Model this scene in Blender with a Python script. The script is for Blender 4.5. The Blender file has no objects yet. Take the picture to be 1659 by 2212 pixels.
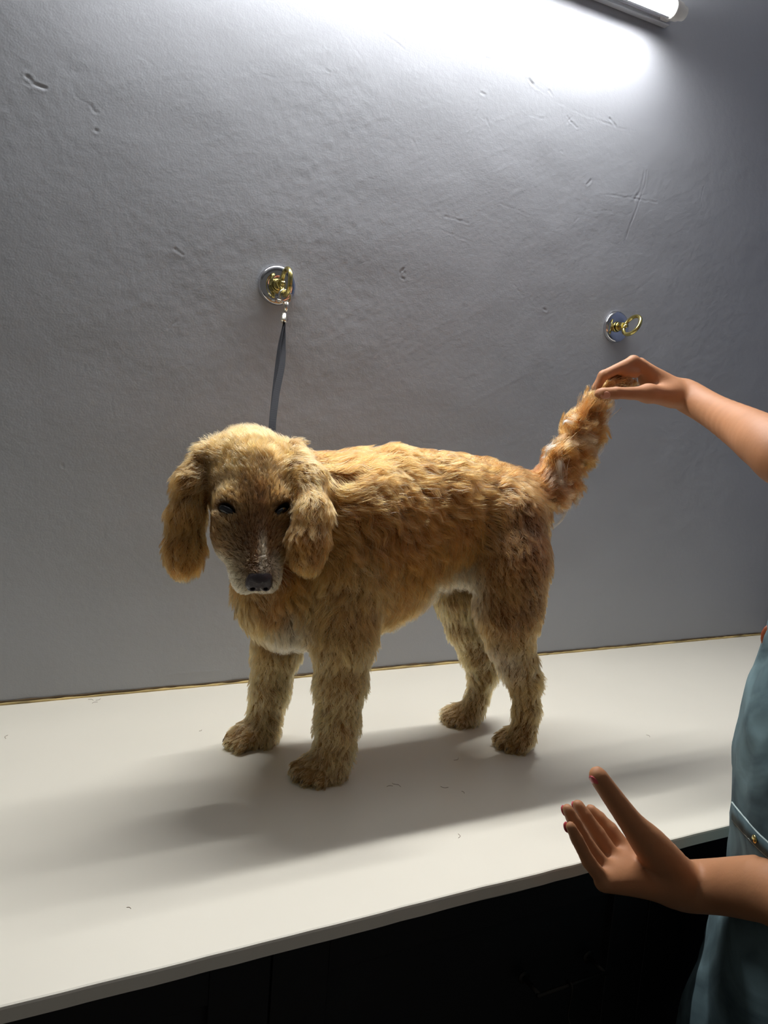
import bpy, math, numpy as np
from mathutils import Matrix, Vector, kdtree
rng = np.random.default_rng(7)
SC = bpy.context.scene
COL = SC.collection

# ------------------------------------------------------------------ camera, world, exposure
FPX = 1662.0
CXY = (829.5, 1106.0)
CAM = np.array([0.0, -1.31172, 1.30])            # wall plane is y = 0, table top z = 0.80
RM = np.array([[0.89470766, 0.00873738, 0.44656676],
               [-0.44086942, -0.1430881, 0.88609252],
               [0.07164051, -0.98967139, -0.12416997]])
TT = 0.80
cam_data = bpy.data.cameras.new('camera')
cam_data.sensor_fit = 'VERTICAL'
cam_data.sensor_height = 36.0
cam_data.lens = 36.0 * FPX / 2212.0
cam_data.clip_start = 0.02
cam_ob = bpy.data.objects.new('camera', cam_data)
COL.objects.link(cam_ob)
_m = Matrix.Identity(4)
for _i in range(3):
    _m[_i][0] = RM[_i, 0]; _m[_i][1] = -RM[_i, 1]; _m[_i][2] = -RM[_i, 2]; _m[_i][3] = CAM[_i]
cam_ob.matrix_world = _m
SC.camera = cam_ob

TUBE_POWER = 210.0
world = bpy.data.worlds.new('world'); SC.world = world
world.use_nodes = True
world.node_tree.nodes['Background'].inputs[0].default_value = (1.0, 0.97, 0.92, 1)
world.node_tree.nodes['Background'].inputs[1].default_value = 0.07
SC.view_settings.view_transform = 'Standard'
SC.view_settings.look = 'None'
SC.view_settings.gamma = 1.0
SC.view_settings.use_curve_mapping = False
SC.view_settings.exposure = 0.40


def at(px, py, Y):
    """point of the plane y=Y seen at photo pixel px,py"""
    r = RM @ np.array([(px - CXY[0]) / FPX, (py - CXY[1]) / FPX, 1.0])
    return CAM + r * ((Y - CAM[1]) / r[1])


def on_table(px, py, z=0.0):
    r = RM @ np.array([(px - CXY[0]) / FPX, (py - CXY[1]) / FPX, 1.0])
    return CAM + r * ((TT + z - CAM[2]) / r[2])


def s2l(c):
    c = np.array(c, float) / 255.0
    return np.where(c <= 0.04045, c / 12.92, ((c + 0.055) / 1.055) ** 2.4)


# ------------------------------------------------------------------ materials
def new_mat(name):
    m = bpy.data.materials.new(name); m.use_nodes = True
    nt = m.node_tree
    return m, nt, nt.nodes['Principled BSDF']


def simple(name, col, rough=0.5, metal=0.0, noise=0.0, nscale=40, bump=0.0, bscale=200, spec=0.5, bdist=0.001, **kw):
    m, nt, b = new_mat(name)
    c = tuple(s2l(col)) + (1,)
    b.inputs['Base Color'].default_value = c
    b.inputs['Roughness'].default_value = rough
    b.inputs['Metallic'].default_value = metal
    b.inputs['Specular IOR Level'].default_value = spec
    for k, v in kw.items():
        b.inputs[k.replace('_', ' ')].default_value = v
    tc = nt.nodes.new('ShaderNodeTexCoord')
    if noise:
        n = nt.nodes.new('ShaderNodeTexNoise'); n.inputs['Scale'].default_value = nscale
        n.inputs['Detail'].default_value = 5
        nt.links.new(tc.outputs['Object'], n.inputs['Vector'])
        r = nt.nodes.new('ShaderNodeValToRGB')
        r.color_ramp.elements[0].position = 0.3; r.color_ramp.elements[1].position = 0.7
        r.color_ramp.elements[0].color = tuple(max(0, x * (1 - noise)) for x in c[:3]) + (1,)
        r.color_ramp.elements[1].color = tuple(min(1, x * (1 + noise)) for x in c[:3]) + (1,)
        nt.links.new(n.outputs['Fac'], r.inputs['Fac'])
        nt.links.new(r.outputs['Color'], b.inputs['Base Color'])
    if bump:
        n = nt.nodes.new('ShaderNodeTexNoise'); n.inputs['Scale'].default_value = bscale
        n.inputs['Detail'].default_value = 3
        nt.links.new(tc.outputs['Object'], n.inputs['Vector'])
        bp = nt.nodes.new('ShaderNodeBump'); bp.inputs['Strength'].default_value = bump
        bp.inputs['Distance'].default_value = bdist
        nt.links.new(n.outputs['Fac'], bp.inputs['Height'])
        nt.links.new(bp.outputs['Normal'], b.inputs['Normal'])
    return m


M_wall = simple('painted_plaster', (172, 174, 178), 0.55, noise=0.03, nscale=3, bump=0.35, bscale=330, bdist=0.0006, spec=0.35)
M_wall2 = simple('painted_plaster_blue', (92, 100, 122), 0.6, noise=0.05, nscale=6, bump=0.3, bscale=300)
M_ceil = simple('ceiling_paint', (150, 150, 150), 0.9)
M_floor = simple('floor_tile', (95, 90, 84), 0.6, noise=0.15, nscale=8)
M_top = simple('cream_stone', (240, 234, 217), 0.32, noise=0.012, nscale=6, bump=0.02, bscale=60, spec=0.45)
M_caulk = simple('yellowed_caulk', (205, 180, 120), 0.7, noise=0.45, nscale=18, bump=0.6, bscale=90)
M_grime = simple('grime_line', (92, 74, 48), 0.9, noise=0.5, nscale=22, bump=0.6, bscale=120)
M_cab = simple('black_laminate', (9, 10, 12), 0.6, noise=0.2, nscale=10)
M_cabd = simple('black_laminate_door', (12, 14, 16), 0.55, noise=0.2, nscale=10)
M_rail = simple('dull_steel', (48, 46, 42), 0.45, metal=0.8)
M_chrome = simple('chrome', (215, 215, 218), 0.06, metal=1.0)
M_brass = simple('brass', (205, 190, 120), 0.2, metal=1.0, noise=0.08, nscale=60, bump=0.1, bscale=300)
M_nickel = simple('nickel', (235, 230, 215), 0.22, metal=1.0)
M_alu = simple('white_aluminium', (200, 202, 205), 0.4, metal=0.3)
M_cap = simple('lamp_end_plastic', (205, 203, 198), 0.35, Transmission_Weight=0.25)
M_skin = simple('skin', (172, 120, 82), 0.6, noise=0.06, nscale=25, bump=0.25, bscale=260, bdist=0.0006, spec=0.4)
M_skin.node_tree.nodes['Principled BSDF'].inputs['Subsurface Weight'].default_value = 0.12
M_skin.node_tree.nodes['Principled BSDF'].inputs['Subsurface Radius'].default_value = (0.01, 0.004, 0.002)
M_nail = simple('finger_nail', (205, 150, 124), 0.25)
M_nailr = simple('red_nail', (196, 84, 88), 0.25)
M_black = simple('black_hair', (22, 18, 16), 0.5)
M_leather = simple('rust_leather', (150, 72, 34), 0.5, noise=0.2, nscale=30, bump=0.3, bscale=120)
M_nose = simple('dog_nose', (58, 50, 53), 0.32, bump=0.6, bscale=420, bdist=0.0012)
M_eye = simple('dog_eye', (8, 7, 12), 0.06, spec=0.8)
M_claw = simple('claw', (92, 72, 52), 0.4)
M_shirt = simple('rust_shirt', (140, 66, 40), 0.9, bump=0.3)
M_thread = simple('pale_stitching', (170, 185, 182), 0.8)

# denim: twill + worn light folds in the cloth
M_denim, nt, b = new_mat('denim')
tc = nt.nodes.new('ShaderNodeTexCoord')
n1 = nt.nodes.new('ShaderNodeTexNoise'); n1.inputs['Scale'].default_value = 11; n1.inputs['Detail'].default_value = 4
n1.inputs['Distortion'].default_value = 1.4
wv = nt.nodes.new('ShaderNodeTexWave'); wv.bands_direction = 'DIAGONAL'; wv.inputs['Scale'].default_value = 520
wv.inputs['Distortion'].default_value = 1.5
cr = nt.nodes.new('ShaderNodeValToRGB')
cr.color_ramp.elements[0].position = 0.3; cr.color_ramp.elements[0].color = tuple(s2l((44, 64, 70))) + (1,)
cr.color_ramp.elements[1].position = 0.72; cr.color_ramp.elements[1].color = tuple(s2l((112, 138, 142))) + (1,)
mx = nt.nodes.new('ShaderNodeMixRGB'); mx.blend_type = 'MULTIPLY'; mx.inputs[0].default_value = 0.22
for s_ in (n1, wv):
    nt.links.new(tc.outputs['Object'], s_.inputs['Vector'])
nt.links.new(n1.outputs['Fac'], cr.inputs['Fac'])
nt.links.new(cr.outputs['Color'], mx.inputs[1]); nt.links.new(wv.outputs['Color'], mx.inputs[2])
nt.links.new(mx.outputs['Color'], b.inputs['Base Color'])
b.inputs['Roughness'].default_value = 0.9
bp = nt.nodes.new('ShaderNodeBump'); bp.inputs['Strength'].default_value = 0.12; bp.inputs['Distance'].default_value = 0.001
nt.links.new(wv.outputs['Fac'], bp.inputs['Height']); nt.links.new(bp.outputs['Normal'], b.inputs['Normal'])

# ribbed nylon
M_strap, nt, b = new_mat('ribbed_nylon')
uv = nt.nodes.new('ShaderNodeAttribute'); uv.attribute_name = 'along'
mth = nt.nodes.new('ShaderNodeMath'); mth.operation = 'SINE'
mm = nt.nodes.new('ShaderNodeMath'); mm.operation = 'MULTIPLY'; mm.inputs[1].default_value = 2200.0
nt.links.new(uv.outputs['Fac'], mm.inputs[0]); nt.links.new(mm.outputs[0], mth.inputs[0])
cr = nt.nodes.new('ShaderNodeValToRGB')
cr.color_ramp.elements[0].position = 0.0; cr.color_ramp.elements[0].color = tuple(s2l((8, 8, 10))) + (1,)
cr.color_ramp.elements[1].position = 0.9; cr.color_ramp.elements[1].color = tuple(s2l((58, 58, 62))) + (1,)
nt.links.new(mth.outputs[0], cr.inputs['Fac']); nt.links.new(cr.outputs['Color'], b.inputs['Base Color'])
b.inputs['Roughness'].default_value = 0.8; b.inputs['Specular IOR Level'].default_value = 0.15

# tube
M_tube = bpy.data.materials.new('tube_glow'); M_tube.use_nodes = True
nt = M_tube.node_tree; nt.nodes.clear()
em = nt.nodes.new('ShaderNodeEmission'); em.inputs[0].default_value = (0.965, 0.975, 1.0, 1); em.inputs[1].default_value = TUBE_POWER
oo = nt.nodes.new('ShaderNodeOutputMaterial'); nt.links.new(em.outputs[0], oo.inputs[0])

# dog coat: strand material and skin material both read the colour of the coat
M_fur = bpy.data.materials.new('dog_coat_hair'); M_fur.use_nodes = True
nt = M_fur.node_tree; nt.nodes.clear()
ha = nt.nodes.new('ShaderNodeBsdfHairPrincipled')
ha.parametrization = 'COLOR'
ha.inputs['Roughness'].default_value = 0.38
ha.inputs['Radial Roughness'].default_value = 0.6
ha.inputs['Coat'].default_value = 0.0
ac = nt.nodes.new('ShaderNodeAttribute'); ac.attribute_name = 'coat'
oo = nt.nodes.new('ShaderNodeOutputMaterial')
nt.links.new(ac.outputs['Color'], ha.inputs['Color']); nt.links.new(ha.outputs[0], oo.inputs[0])

M_body, nt, b = new_mat('dog_coat_skin')
ac = nt.nodes.new('ShaderNodeAttribute'); ac.attribute_name = 'coat'
nt.links.new(ac.outputs['Color'], b.inputs['Base Color'])
b.inputs['Roughness'].default_value = 0.9; b.inputs['Specular IOR Level'].default_value = 0.1


UZ = np.array([0, 0, 0.0003])
SC.cycles.max_bounces = 9


# ------------------------------------------------------------------ mesh helpers
def make_mesh(name, V, F, mat, parent=None, smooth=True, kind=None):
    me = bpy.data.meshes.new(name)
    V = np.asarray(V, float)
    F = [tuple(int(i) for i in f) for f in F] if not isinstance(F, np.ndarray) else F
    if isinstance(F, np.ndarray):
        nf, k = F.shape
        me.vertices.add(len(V)); me.vertices.foreach_set('co', V.astype(np.float32).ravel())
        me.loops.add(nf * k); me.loops.foreach_set('vertex_index', F.astype(np.int32).ravel())
        me.polygons.add(nf)
        me.polygons.foreach_set('loop_start', np.arange(0, nf * k, k, dtype=np.int32))
        me.update(calc_edges=True)
    else:
        me.from_pydata([tuple(v) for v in V], [], F)
    me.validate()
    if smooth:
        me.polygons.foreach_set('use_smooth', np.ones(len(me.polygons), dtype=bool))
    me.materials.append(mat)
    o = bpy.data.objects.new(name, me); COL.objects.link(o)
    if parent is not None:
        o.parent = parent
        o.matrix_parent_inverse = parent.matrix_basis.inverted() if parent.type == 'EMPTY' else Matrix.Identity(4)
    if kind: o['kind'] = kind
    return o


def tag(o, label, cat, group=None):
    o['label'] = label; o['category'] = cat
    if group: o['group'] = group
    return o


def empty(name, loc):
    o = bpy.data.objects.new(name, None); COL.objects.link(o)
    o.location = tuple(loc); o.empty_display_size = 0.05
    return o


class MB:
    def __init__(s): s.V = []; s.F = []

    def add(s, V, F):
        n = len(s.V); s.V += [tuple(v) for v in V]; s.F += [tuple(i + n for i in f) for f in F]
        return s

    def box(s, lo, hi, bev=0.0):
        x0, y0, z0 = lo; x1, y1, z1 = hi
        if bev <= 0:
            V = [(x0, y0, z0), (x1, y0, z0), (x1, y1, z0), (x0, y1, z0), (x0, y0, z1), (x1, y0, z1), (x1, y1, z1), (x0, y1, z1)]
            F = [(0, 3, 2, 1), (4, 5, 6, 7), (0, 1, 5, 4), (1, 2, 6, 5), (2, 3, 7, 6), (3, 0, 4, 7)]
            return s.add(V, F)
        import bmesh
        bm = bmesh.new(); bmesh.ops.create_cube(bm, size=1.0)
        for v in bm.verts:
            v.co = ((lo[0] + hi[0]) / 2 + v.co.x * (hi[0] - lo[0]), (lo[1] + hi[1]) / 2 + v.co.y * (hi[1] - lo[1]), (lo[2] + hi[2]) / 2 + v.co.z * (hi[2] - lo[2]))
        bmesh.ops.bevel(bm, geom=bm.edges[:], offset=bev, segments=3, profile=0.5, affect='EDGES')
        bm.verts.index_update()
        s.add([v.co[:] for v in bm.verts], [[v.index for v in f.verts] for f in bm.faces]); bm.free()
        return s

    def lathe(s, prof, origin, axis, n=40):
        """prof: (radius, height along axis)"""
        a = np.array(axis, float); a /= np.linalg.norm(a)
        t = np.array([0, 0, 1.0]) if abs(a[2]) < 0.9 else np.array([1.0, 0, 0])
        u = np.cross(a, t); u /= np.linalg.norm(u); v = np.cross(a, u)
        V = []; F = []
        for (r, h) in prof:
            for i in range(n):
                th = 2 * math.pi * i / n
                V.append(np.array(origin) + a * h + (u * math.cos(th) + v * math.sin(th)) * max(r, 1e-5))
        for j in range(len(prof) - 1):
            for i in range(n):
                F.append((j * n + i, j * n + (i + 1) % n, (j + 1) * n + (i + 1) % n, (j + 1) * n + i))
        return s.add(V, F)

    def tube(s, pts, rad, n=12, closed=False, caps=True):
        P = np.array(pts, float); m = len(P)
        rad = np.broadcast_to(np.array(rad, float), (m,))
        if closed: T = np.roll(P, -1, 0) - np.roll(P, 1, 0)
        else: T = np.gradient(P, axis=0)
        T /= np.linalg.norm(T, axis=1)[:, None] + 1e-12
        ref = np.array([0, 0, 1.0]) if abs(T[0][2]) < 0.9 else np.array([1.0, 0, 0])
        u = np.cross(T[0], ref); u /= np.linalg.norm(u)
        V = []; F = []
        for j in range(m):
            u = u - T[j] * (u @ T[j]); u /= np.linalg.norm(u); v = np.cross(T[j], u)
            for i in range(n):
                th = 2 * math.pi * i / n
                V.append(P[j] + (u * math.cos(th) + v * math.sin(th)) * rad[j])
        for j in range(m if closed else m - 1):
            k = (j + 1) % m
            for i in range(n):
                F.append((j * n + i, j * n + (i + 1) % n, k * n + (i + 1) % n, k * n + i))
        if caps and not closed:
            F.append(tuple(range(n))[::-1]); F.append(tuple(range((m - 1) * n, m * n)))
        return s.add(V, F)

    def build(s, name, mat, parent=None, smooth=True, kind=None):
        return make_mesh(name, s.V, s.F, mat, parent, smooth, kind)


def spline(P, n=12):
    P = np.array(P, float); out = []
    Q = np.vstack([2 * P[0] - P[1], P, 2 * P[-1] - P[-2]])
    for i in range(1, len(Q) - 2):
        for t in np.linspace(0, 1, n, endpoint=False):
            a, b_, c, d = Q[i - 1], Q[i], Q[i + 1], Q[i + 2]
            out.append(0.5 * ((2 * b_) + (-a + c) * t + (2 * a - 5 * b_ + 4 * c - d) * t * t + (-a + 3 * b_ - 3 * c + d) * t ** 3))
    out.append(P[-1]); return np.array(out)


def vnoise(P, scale, seed=0):
    """smooth value noise of points P in about -1..1"""
    r = np.random.default_rng(seed); tab = r.uniform(-1, 1, 4096)
    q = P * scale; i = np.floor(q).astype(np.int64); f_ = q - i; f_ = f_ * f_ * (3 - 2 * f_)
    out = 0
    D = P.shape[1]
    for c in range(2 ** D):
        o = [(c >> k) & 1 for k in range(D)]
        h = np.zeros(len(P), np.int64); w = np.ones(len(P))
        for k in range(D):
            h = h * 7919 + (i[:, k] + o[k]) * (73856093 + 131 * k)
            w = w * (f_[:, k] if o[k] else 1 - f_[:, k])
        h = (h ^ (h >> 7) ^ (h >> 13)) & 4095
        out = out + tab[h] * w
    return out


# ------------------------------------------------------------------ implicit surfaces
class Prim:
    def __init__(s, kind, k, **kw):
        s.kind = kind; s.k = k; s.__dict__.update(kw)

    def dist(s, P):
        if s.kind == 'cap':
            Q, a, b_, sc = P, s.a, s.b, 1.0
            if s.sq is not None:
                ax, q = s.sq; ax = ax / np.linalg.norm(ax); c = (s.a + s.b) / 2
                def tr(x): return x + ((x - c) @ ax)[..., None] * ax * (1 / q - 1)
                Q = tr(P); a = tr(s.a[None])[0]; b_ = tr(s.b[None])[0]; sc = q + (1 - q) * 0.5
            ab = b_ - a; L = ab @ ab + 1e-12
            t = np.clip(((Q - a) @ ab) / L, 0, 1)
            d = np.linalg.norm(Q - a - t[..., None] * ab, axis=-1) - (s.ra + (s.rb - s.ra) * t)
            return d * sc
        q = (P - s.c) @ s.R
        k0 = np.linalg.norm(q / s.r, axis=-1); k1 = np.linalg.norm(q / (s.r ** 2), axis=-1)
        return k0 * (k0 - 1) / (k1 + 1e-9)

    def box(s):
        if s.kind == 'cap':
            m = max(s.ra, s.rb)
            return np.minimum(s.a, s.b) - m, np.maximum(s.a, s.b) + m
        m = max(s.r); return s.c - m, s.c + m


class Sdf:
    def __init__(s): s.p = []

    def cap(s, a, b_, ra, rb, k=0.02, sq=None, sub=False, **kw):
        s.p.append(Prim('cap', k, a=np.array(a, float), b=np.array(b_, float), ra=ra, rb=rb,
                        sq=None if sq is None else (np.array(sq[0], float), sq[1]), sub=sub, **kw)); return s

    def ell(s, c, r, k=0.02, R=None, sub=False, **kw):
        s.p.append(Prim('ell', k, c=np.array(c, float), r=np.array(r, float) * np.ones(3), R=np.eye(3) if R is None else np.array(R), sub=sub, **kw)); return s

    def chain(s, pts, k=0.02, sp=0, **kw):
        if sp:
            q = spline([list(p) + [r] for p, r in pts], sp)
            for i in range(len(q) - 1):
                s.cap(q[i][:3], q[i + 1][:3], q[i][3], q[i + 1][3], k if i == 0 else 0.003, **kw)
            return s
        for (p, r), (q, r2) in zip(pts[:-1], pts[1:]):
            s.cap(p, q, r, r2, k, **kw)
        return s

    def mesh(s, h, smooth=2, disp=None):
        los, his = zip(*[p.box() for p in s.p if not p.sub])
        lo = np.min(los, 0) - 0.02; hi = np.max(his, 0) + 0.02
        n = np.ceil((hi - lo) / h).astype(int) + 1
        ax = [lo[i] + h * np.arange(n[i]) for i in range(3)]
        F = np.full(n, 1.0, np.float32)
        for p in s.p:
            pl, ph = p.box(); pad = max(0.02, p.k * 1.2)
            i0 = np.clip(np.floor((pl - pad - lo) / h).astype(int), 0, n - 1); i1 = np.clip(np.ceil((ph + pad - lo) / h).astype(int) + 1, 1, n)
            if np.any(i1 <= i0): continue
            G = np.stack(np.meshgrid(*[ax[i][i0[i]:i1[i]] for i in range(3)], indexing='ij'), -1)
            d = p.dist(G)
            sl = tuple(slice(i0[i], i1[i]) for i in range(3)); f_ = F[sl]
            if p.sub:
                d = -d; hh = np.clip(0.5 - 0.5 * (f_ - d) / p.k, 0, 1)
                F[sl] = f_ + (d - f_) * hh + p.k * hh * (1 - hh)
            else:
                hh = np.clip(0.5 + 0.5 * (d - f_) / p.k, 0, 1)
                F[sl] = d + (f_ - d) * hh - p.k * hh * (1 - hh)
        return surface_nets(F, lo, h, smooth)


def surface_nets(F, lo, h, smooth):
    nx, ny, nz = F.shape; neg = F < 0
    acc = np.zeros((nx - 1, ny - 1, nz - 1, 3), np.float32); cnt = np.zeros((nx - 1, ny - 1, nz - 1), np.int16)
    for ax in range(3):
        o1, o2 = [i for i in range(3) if i != ax]
        for a in (0, 1):
            for b_ in (0, 1):
                s0 = [None] * 3; s1 = [None] * 3
                s0[ax] = slice(0, F.shape[ax] - 1); s1[ax] = slice(1, F.shape[ax])
                for o_, v in ((o1, a), (o2, b_)):
                    s0[o_] = s1[o_] = slice(v, F.shape[o_] - 1 + v)
                f0 = F[tuple(s0)]; f1 = F[tuple(s1)]
                m = (f0 < 0) != (f1 < 0)
                idx = np.nonzero(m)
                t = f0[idx] / (f0[idx] - f1[idx])
                acc[idx + (np.full(len(t), ax),)] += t
                acc[idx + (np.full(len(t), o1),)] += a
                acc[idx + (np.full(len(t), o2),)] += b_
                cnt[idx] += 1
    act = np.nonzero(cnt)
    vid = -np.ones(cnt.shape, np.int64); vid[act] = np.arange(len(act[0]))
    V = (acc[act] / cnt[act][:, None] + np.stack(act, -1)) * h + lo
    Fs = []
    for ax in range(3):
        o1, o2 = (ax + 1) % 3, (ax + 2) % 3
        s0 = [slice(1, -1)] * 3; s1 = [slice(1, -1)] * 3
        s0[ax] = slice(0, -1); s1[ax] = slice(1, None)
        a = neg[tuple(s0)]; b_ = neg[tuple(s1)]
        idx = np.nonzero(a != b_)
        base = np.stack(idx, -1); base[:, o1] += 1; base[:, o2] += 1
        def cell(d1, d2):
            c = base.copy(); c[:, o1] -= d1; c[:, o2] -= d2
            return vid[c[:, 0], c[:, 1], c[:, 2]]
        q = np.stack([cell(1, 1), cell(0, 1), cell(0, 0), cell(1, 0)], -1)
        fl = b_[idx]
        q[fl] = q[fl][:, ::-1]
        Fs.append(q)
    Q = np.concatenate(Fs)
    for _ in range(smooth):
        for w in (0.5, -0.3) if smooth > 2 else (0.5,):
            S = np.zeros_like(V); C_ = np.zeros(len(V))
            for i in range(4):
                a, b_ = Q[:, i], Q[:, (i + 1) % 4]
                for c in range(3):
                    S[:, c] += np.bincount(a, V[b_, c], len(V)) + np.bincount(b_, V[a, c], len(V))
                C_ += np.bincount(a, minlength=len(V)) + np.bincount(b_, minlength=len(V))
            V = V + (S / C_[:, None] - V) * w
    return V.astype(float), Q


def vert_normals(V, Q):
    n = np.cross(V[Q[:, 2]] - V[Q[:, 0]], V[Q[:, 3]] - V[Q[:, 1]])
    N = np.zeros_like(V)
    for i in range(4):
        for c in range(3):
            N[:, c] += np.bincount(Q[:, i], n[:, c], len(V))
    return N / (np.linalg.norm(N, axis=1)[:, None] + 1e-12)


# ------------------------------------------------------------------ the setting
FL = 0.0
def struct(mb, name, mat, smooth=False):
    return mb.build(name, mat, None, smooth, 'structure')

# back wall: plaster relief with scratches and chips where the wall is in view
XR = 1.817
gx = np.arange(-0.35, XR + 0.001, 0.0021); gz = np.arange(0.70, 2.46, 0.0021)
GX, GZ = np.meshgrid(gx, gz, indexing='ij')
PT = np.stack([GX.ravel(), GZ.ravel()], -1)
Hh = np.zeros(len(PT))
Hh += 0.0006 * vnoise(PT * np.array([1, 1.6]), 7, 1) + 0.00022 * vnoise(PT, 22, 2)
soft = np.clip(0.5 + 0.9 * vnoise(PT, 4, 9), 0, 1)
Hh += 0.00014 * vnoise(PT, 75, 3) * soft + 0.00008 * vnoise(PT, 190, 4)
WD = Matrix.Rotation(0, 4, 'X')
q = PT @ np.array([[math.cos(0.5), -math.sin(0.5)], [math.sin(0.5), math.cos(0.5)]])
Hh += 0.00013 * np.clip(vnoise(q * np.array([1.0, 6.0]), 16, 5) - 0.35, 0, 1)
scr = [  # photo pixels of the marks on the plaster: polyline, width mm, depth mm
    ([(1000, 15), (1060, 75), (1110, 150), (1160, 190), (1200, 220), (1260, 248), (1300, 262), (1330, 275), (1375, 284)], 1.3, 0.35),
    ([(1317, 257), (1330, 272)], 2.2, 1.3), ([(1185, 195), (1193, 206)], 1.8, 1.0),
    ([(1143, 172), (1150, 182)], 2.5, 1.2), ([(1225, 250), (1234, 264)], 1.4, 0.9), ([(1234, 250), (1226, 266)], 1.4, 0.9), ([(1233, 262), (1247, 277)], 1.4, 0.9),
    ([(1150, 166), (1170, 145)], 1.1, 0.6), ([(1220, 155), (1243, 175)], 1.1, 0.7), ([(1013, 293), (1037, 225)], 1.2, 0.5), ([(1050, 255), (1060, 281)], 1.1, 0.5),
    ([(1145, 250), (1172, 256)], 1.1, 0.5), ([(1013, 71), (1028, 71)], 1.4, 0.8), ([(1048, 126), (1062, 129)], 1.6, 0.9), ([(1045, 70), (1075, 95), (1085, 92)], 2.5, 0.7),
    ([(825, 70), (850, 88), (882, 112)], 1.2, 0.7), ([(58, 165), (72, 182), (98, 190)], 2.4, 1.3), ([(52, 176), (66, 186)], 2.0, 1.0), ([(196, 228), (203, 240), (212, 244)], 1.8, 0.8),
    ([(205, 281), (210, 284)], 2.2, 1.2), ([(160, 205), (192, 228)], 1.4, 0.5), ([(700, 150), (712, 156)], 1.8, 0.7), ([(1268, 397), (1276, 388)], 2.2, 1.0),
    ([(1397, 368), (1392, 400), (1384, 425), (1372, 455), (1360, 490), (1352, 515)], 1.6, 0.7), ([(1392, 370), (1384, 410), (1370, 432)], 2.6, 0.5),
    ([(1303, 420), (1340, 424), (1385, 432), (1420, 437)], 1.1, 0.5), ([(1345, 427), (1400, 420)], 1.0, 0.3),
    ([(872, 580), (864, 588), (866, 600), (874, 604)], 1.6, 1.0), ([(868, 582), (876, 590)], 1.6, 0.8), ([(363, 712), (370, 702), (385, 692)], 1.6, 0.5), ([(378, 538), (395, 551)], 2.0, 0.7),
    ([(1520, 403), (1514, 430), (1517, 445)], 1.6, 0.8), ([(1502, 440), (1508, 446)], 2.0, 0.8), ([(962, 468), (1012, 481)], 1.1, 0.5), ([(948, 495), (1010, 520)], 1.0, 0.3), ([(1110, 615), (1122, 628), (1130, 632)], 1.6, 0.5),
    ([(1118, 626), (1128, 640)], 1.4, 0.5), ([(1265, 450), (1262, 470)], 1.2, 0.5), ([(1282, 458), (1312, 455)], 1.0, 0.4), ([(1176, 668), (1180, 670)], 2.0, 0.8),
    ([(655, 565), (645, 573)], 1.4, 0.4), ([(240, 870), (248, 905)], 1.0, 0.3), ([(132, 1003), (137, 1010)], 1.6, 0.9), ([(360, 1457), (420, 1451), (478, 1449)], 1.2, -0.5),
    ([(320, 1450), (326, 1452)], 2.0, -0.7), ([(1040, 200), (1048, 203)], 2, 0.8), ([(1212, 327), (1216, 330)], 2, 0.8), ([(1240, 480), (1250, 470)], 1.4, 0.4), ([(890, 300), (905, 330)], 1.0, 0.3),
    ([(1080, 440), (1160, 470)], 1.0, 0.25), ([(560, 160), (610, 172)], 1.2, 0.25), ([(300, 120), (345, 150)], 1.0, 0.25), ([(750, 80), (790, 140)], 1.0, 0.25)]
for pl, wd, dp in scr:
    pts = [at(x, y, 0)[[0, 2]] for x, y in pl]
    wd = max(wd, 1.5) * 0.001; dp *= 0.001 * 0.7
    lo = np.min(pts, 0) - 0.012; hi = np.max(pts, 0) + 0.012
    m = np.nonzero((PT[:, 0] > lo[0]) & (PT[:, 0] < hi[0]) & (PT[:, 1] > lo[1]) & (PT[:, 1] < hi[1]))[0]
    Qp = PT[m] + 0.0012 * np.stack([vnoise(PT[m], 120, 11), vnoise(PT[m], 120, 12)], -1)
    dm = np.full(len(m), 9.0)
    for a, b_ in zip(pts[:-1], pts[1:]):
        ab = b_ - a; t = np.clip((Qp - a) @ ab / (ab @ ab), 0, 1)
        dm = np.minimum(dm, np.linalg.norm(Qp - a - t[:, None] * ab, axis=1))
    Hh[m] -= dp * (np.exp(-(dm / wd) ** 2) - 0.35 * np.exp(-((dm - 1.8 * wd) / wd) ** 2)) * (0.7 + 0.5 * vnoise(PT[m], 90, 13))
nX, nZ = len(gx), len(gz)
Vw = np.stack([PT[:, 0], -np.clip(Hh, -0.002, 0.003) , PT[:, 1]], -1)
ii = (np.arange(nX - 1)[:, None] * nZ + np.arange(nZ - 1)[None]).ravel()
Fw = np.stack([ii, ii + nZ, ii + nZ + 1, ii + 1], -1)
# plain outer parts of the same wall
nb = len(Vw)
ex = [(-1.6, -0.35, 0.0, 2.6), (-0.35, XR, 0.0, 0.70), (-0.35, XR, 2.458, 2.6)]
Ve = []; Fe = []
for x0, x1, z0, z1 in ex:
    k = nb + len(Ve); Ve += [(x0, 0, z0), (x1, 0, z0), (x1, 0, z1), (x0, 0, z1)]; Fe.append((k, k + 1, k + 2, k + 3))
make_mesh('wall_back', np.vstack([Vw, Ve]), np.vstack([Fw, Fe]), M_wall, None, True, 'structure')
struct(MB().box((XR, -3.2, 0), (XR + 0.1, 0.05, 2.6)), 'wall_right', M_wall2)
struct(MB().box((-1.6, -3.2, -0.05), (XR + 0.1, 0.05, 0.0)), 'floor', M_floor)
struct(MB().box((-1.6, -3.2, 2.6), (XR + 0.1, 0.05, 2.65)), 'ceiling', M_ceil)

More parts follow.
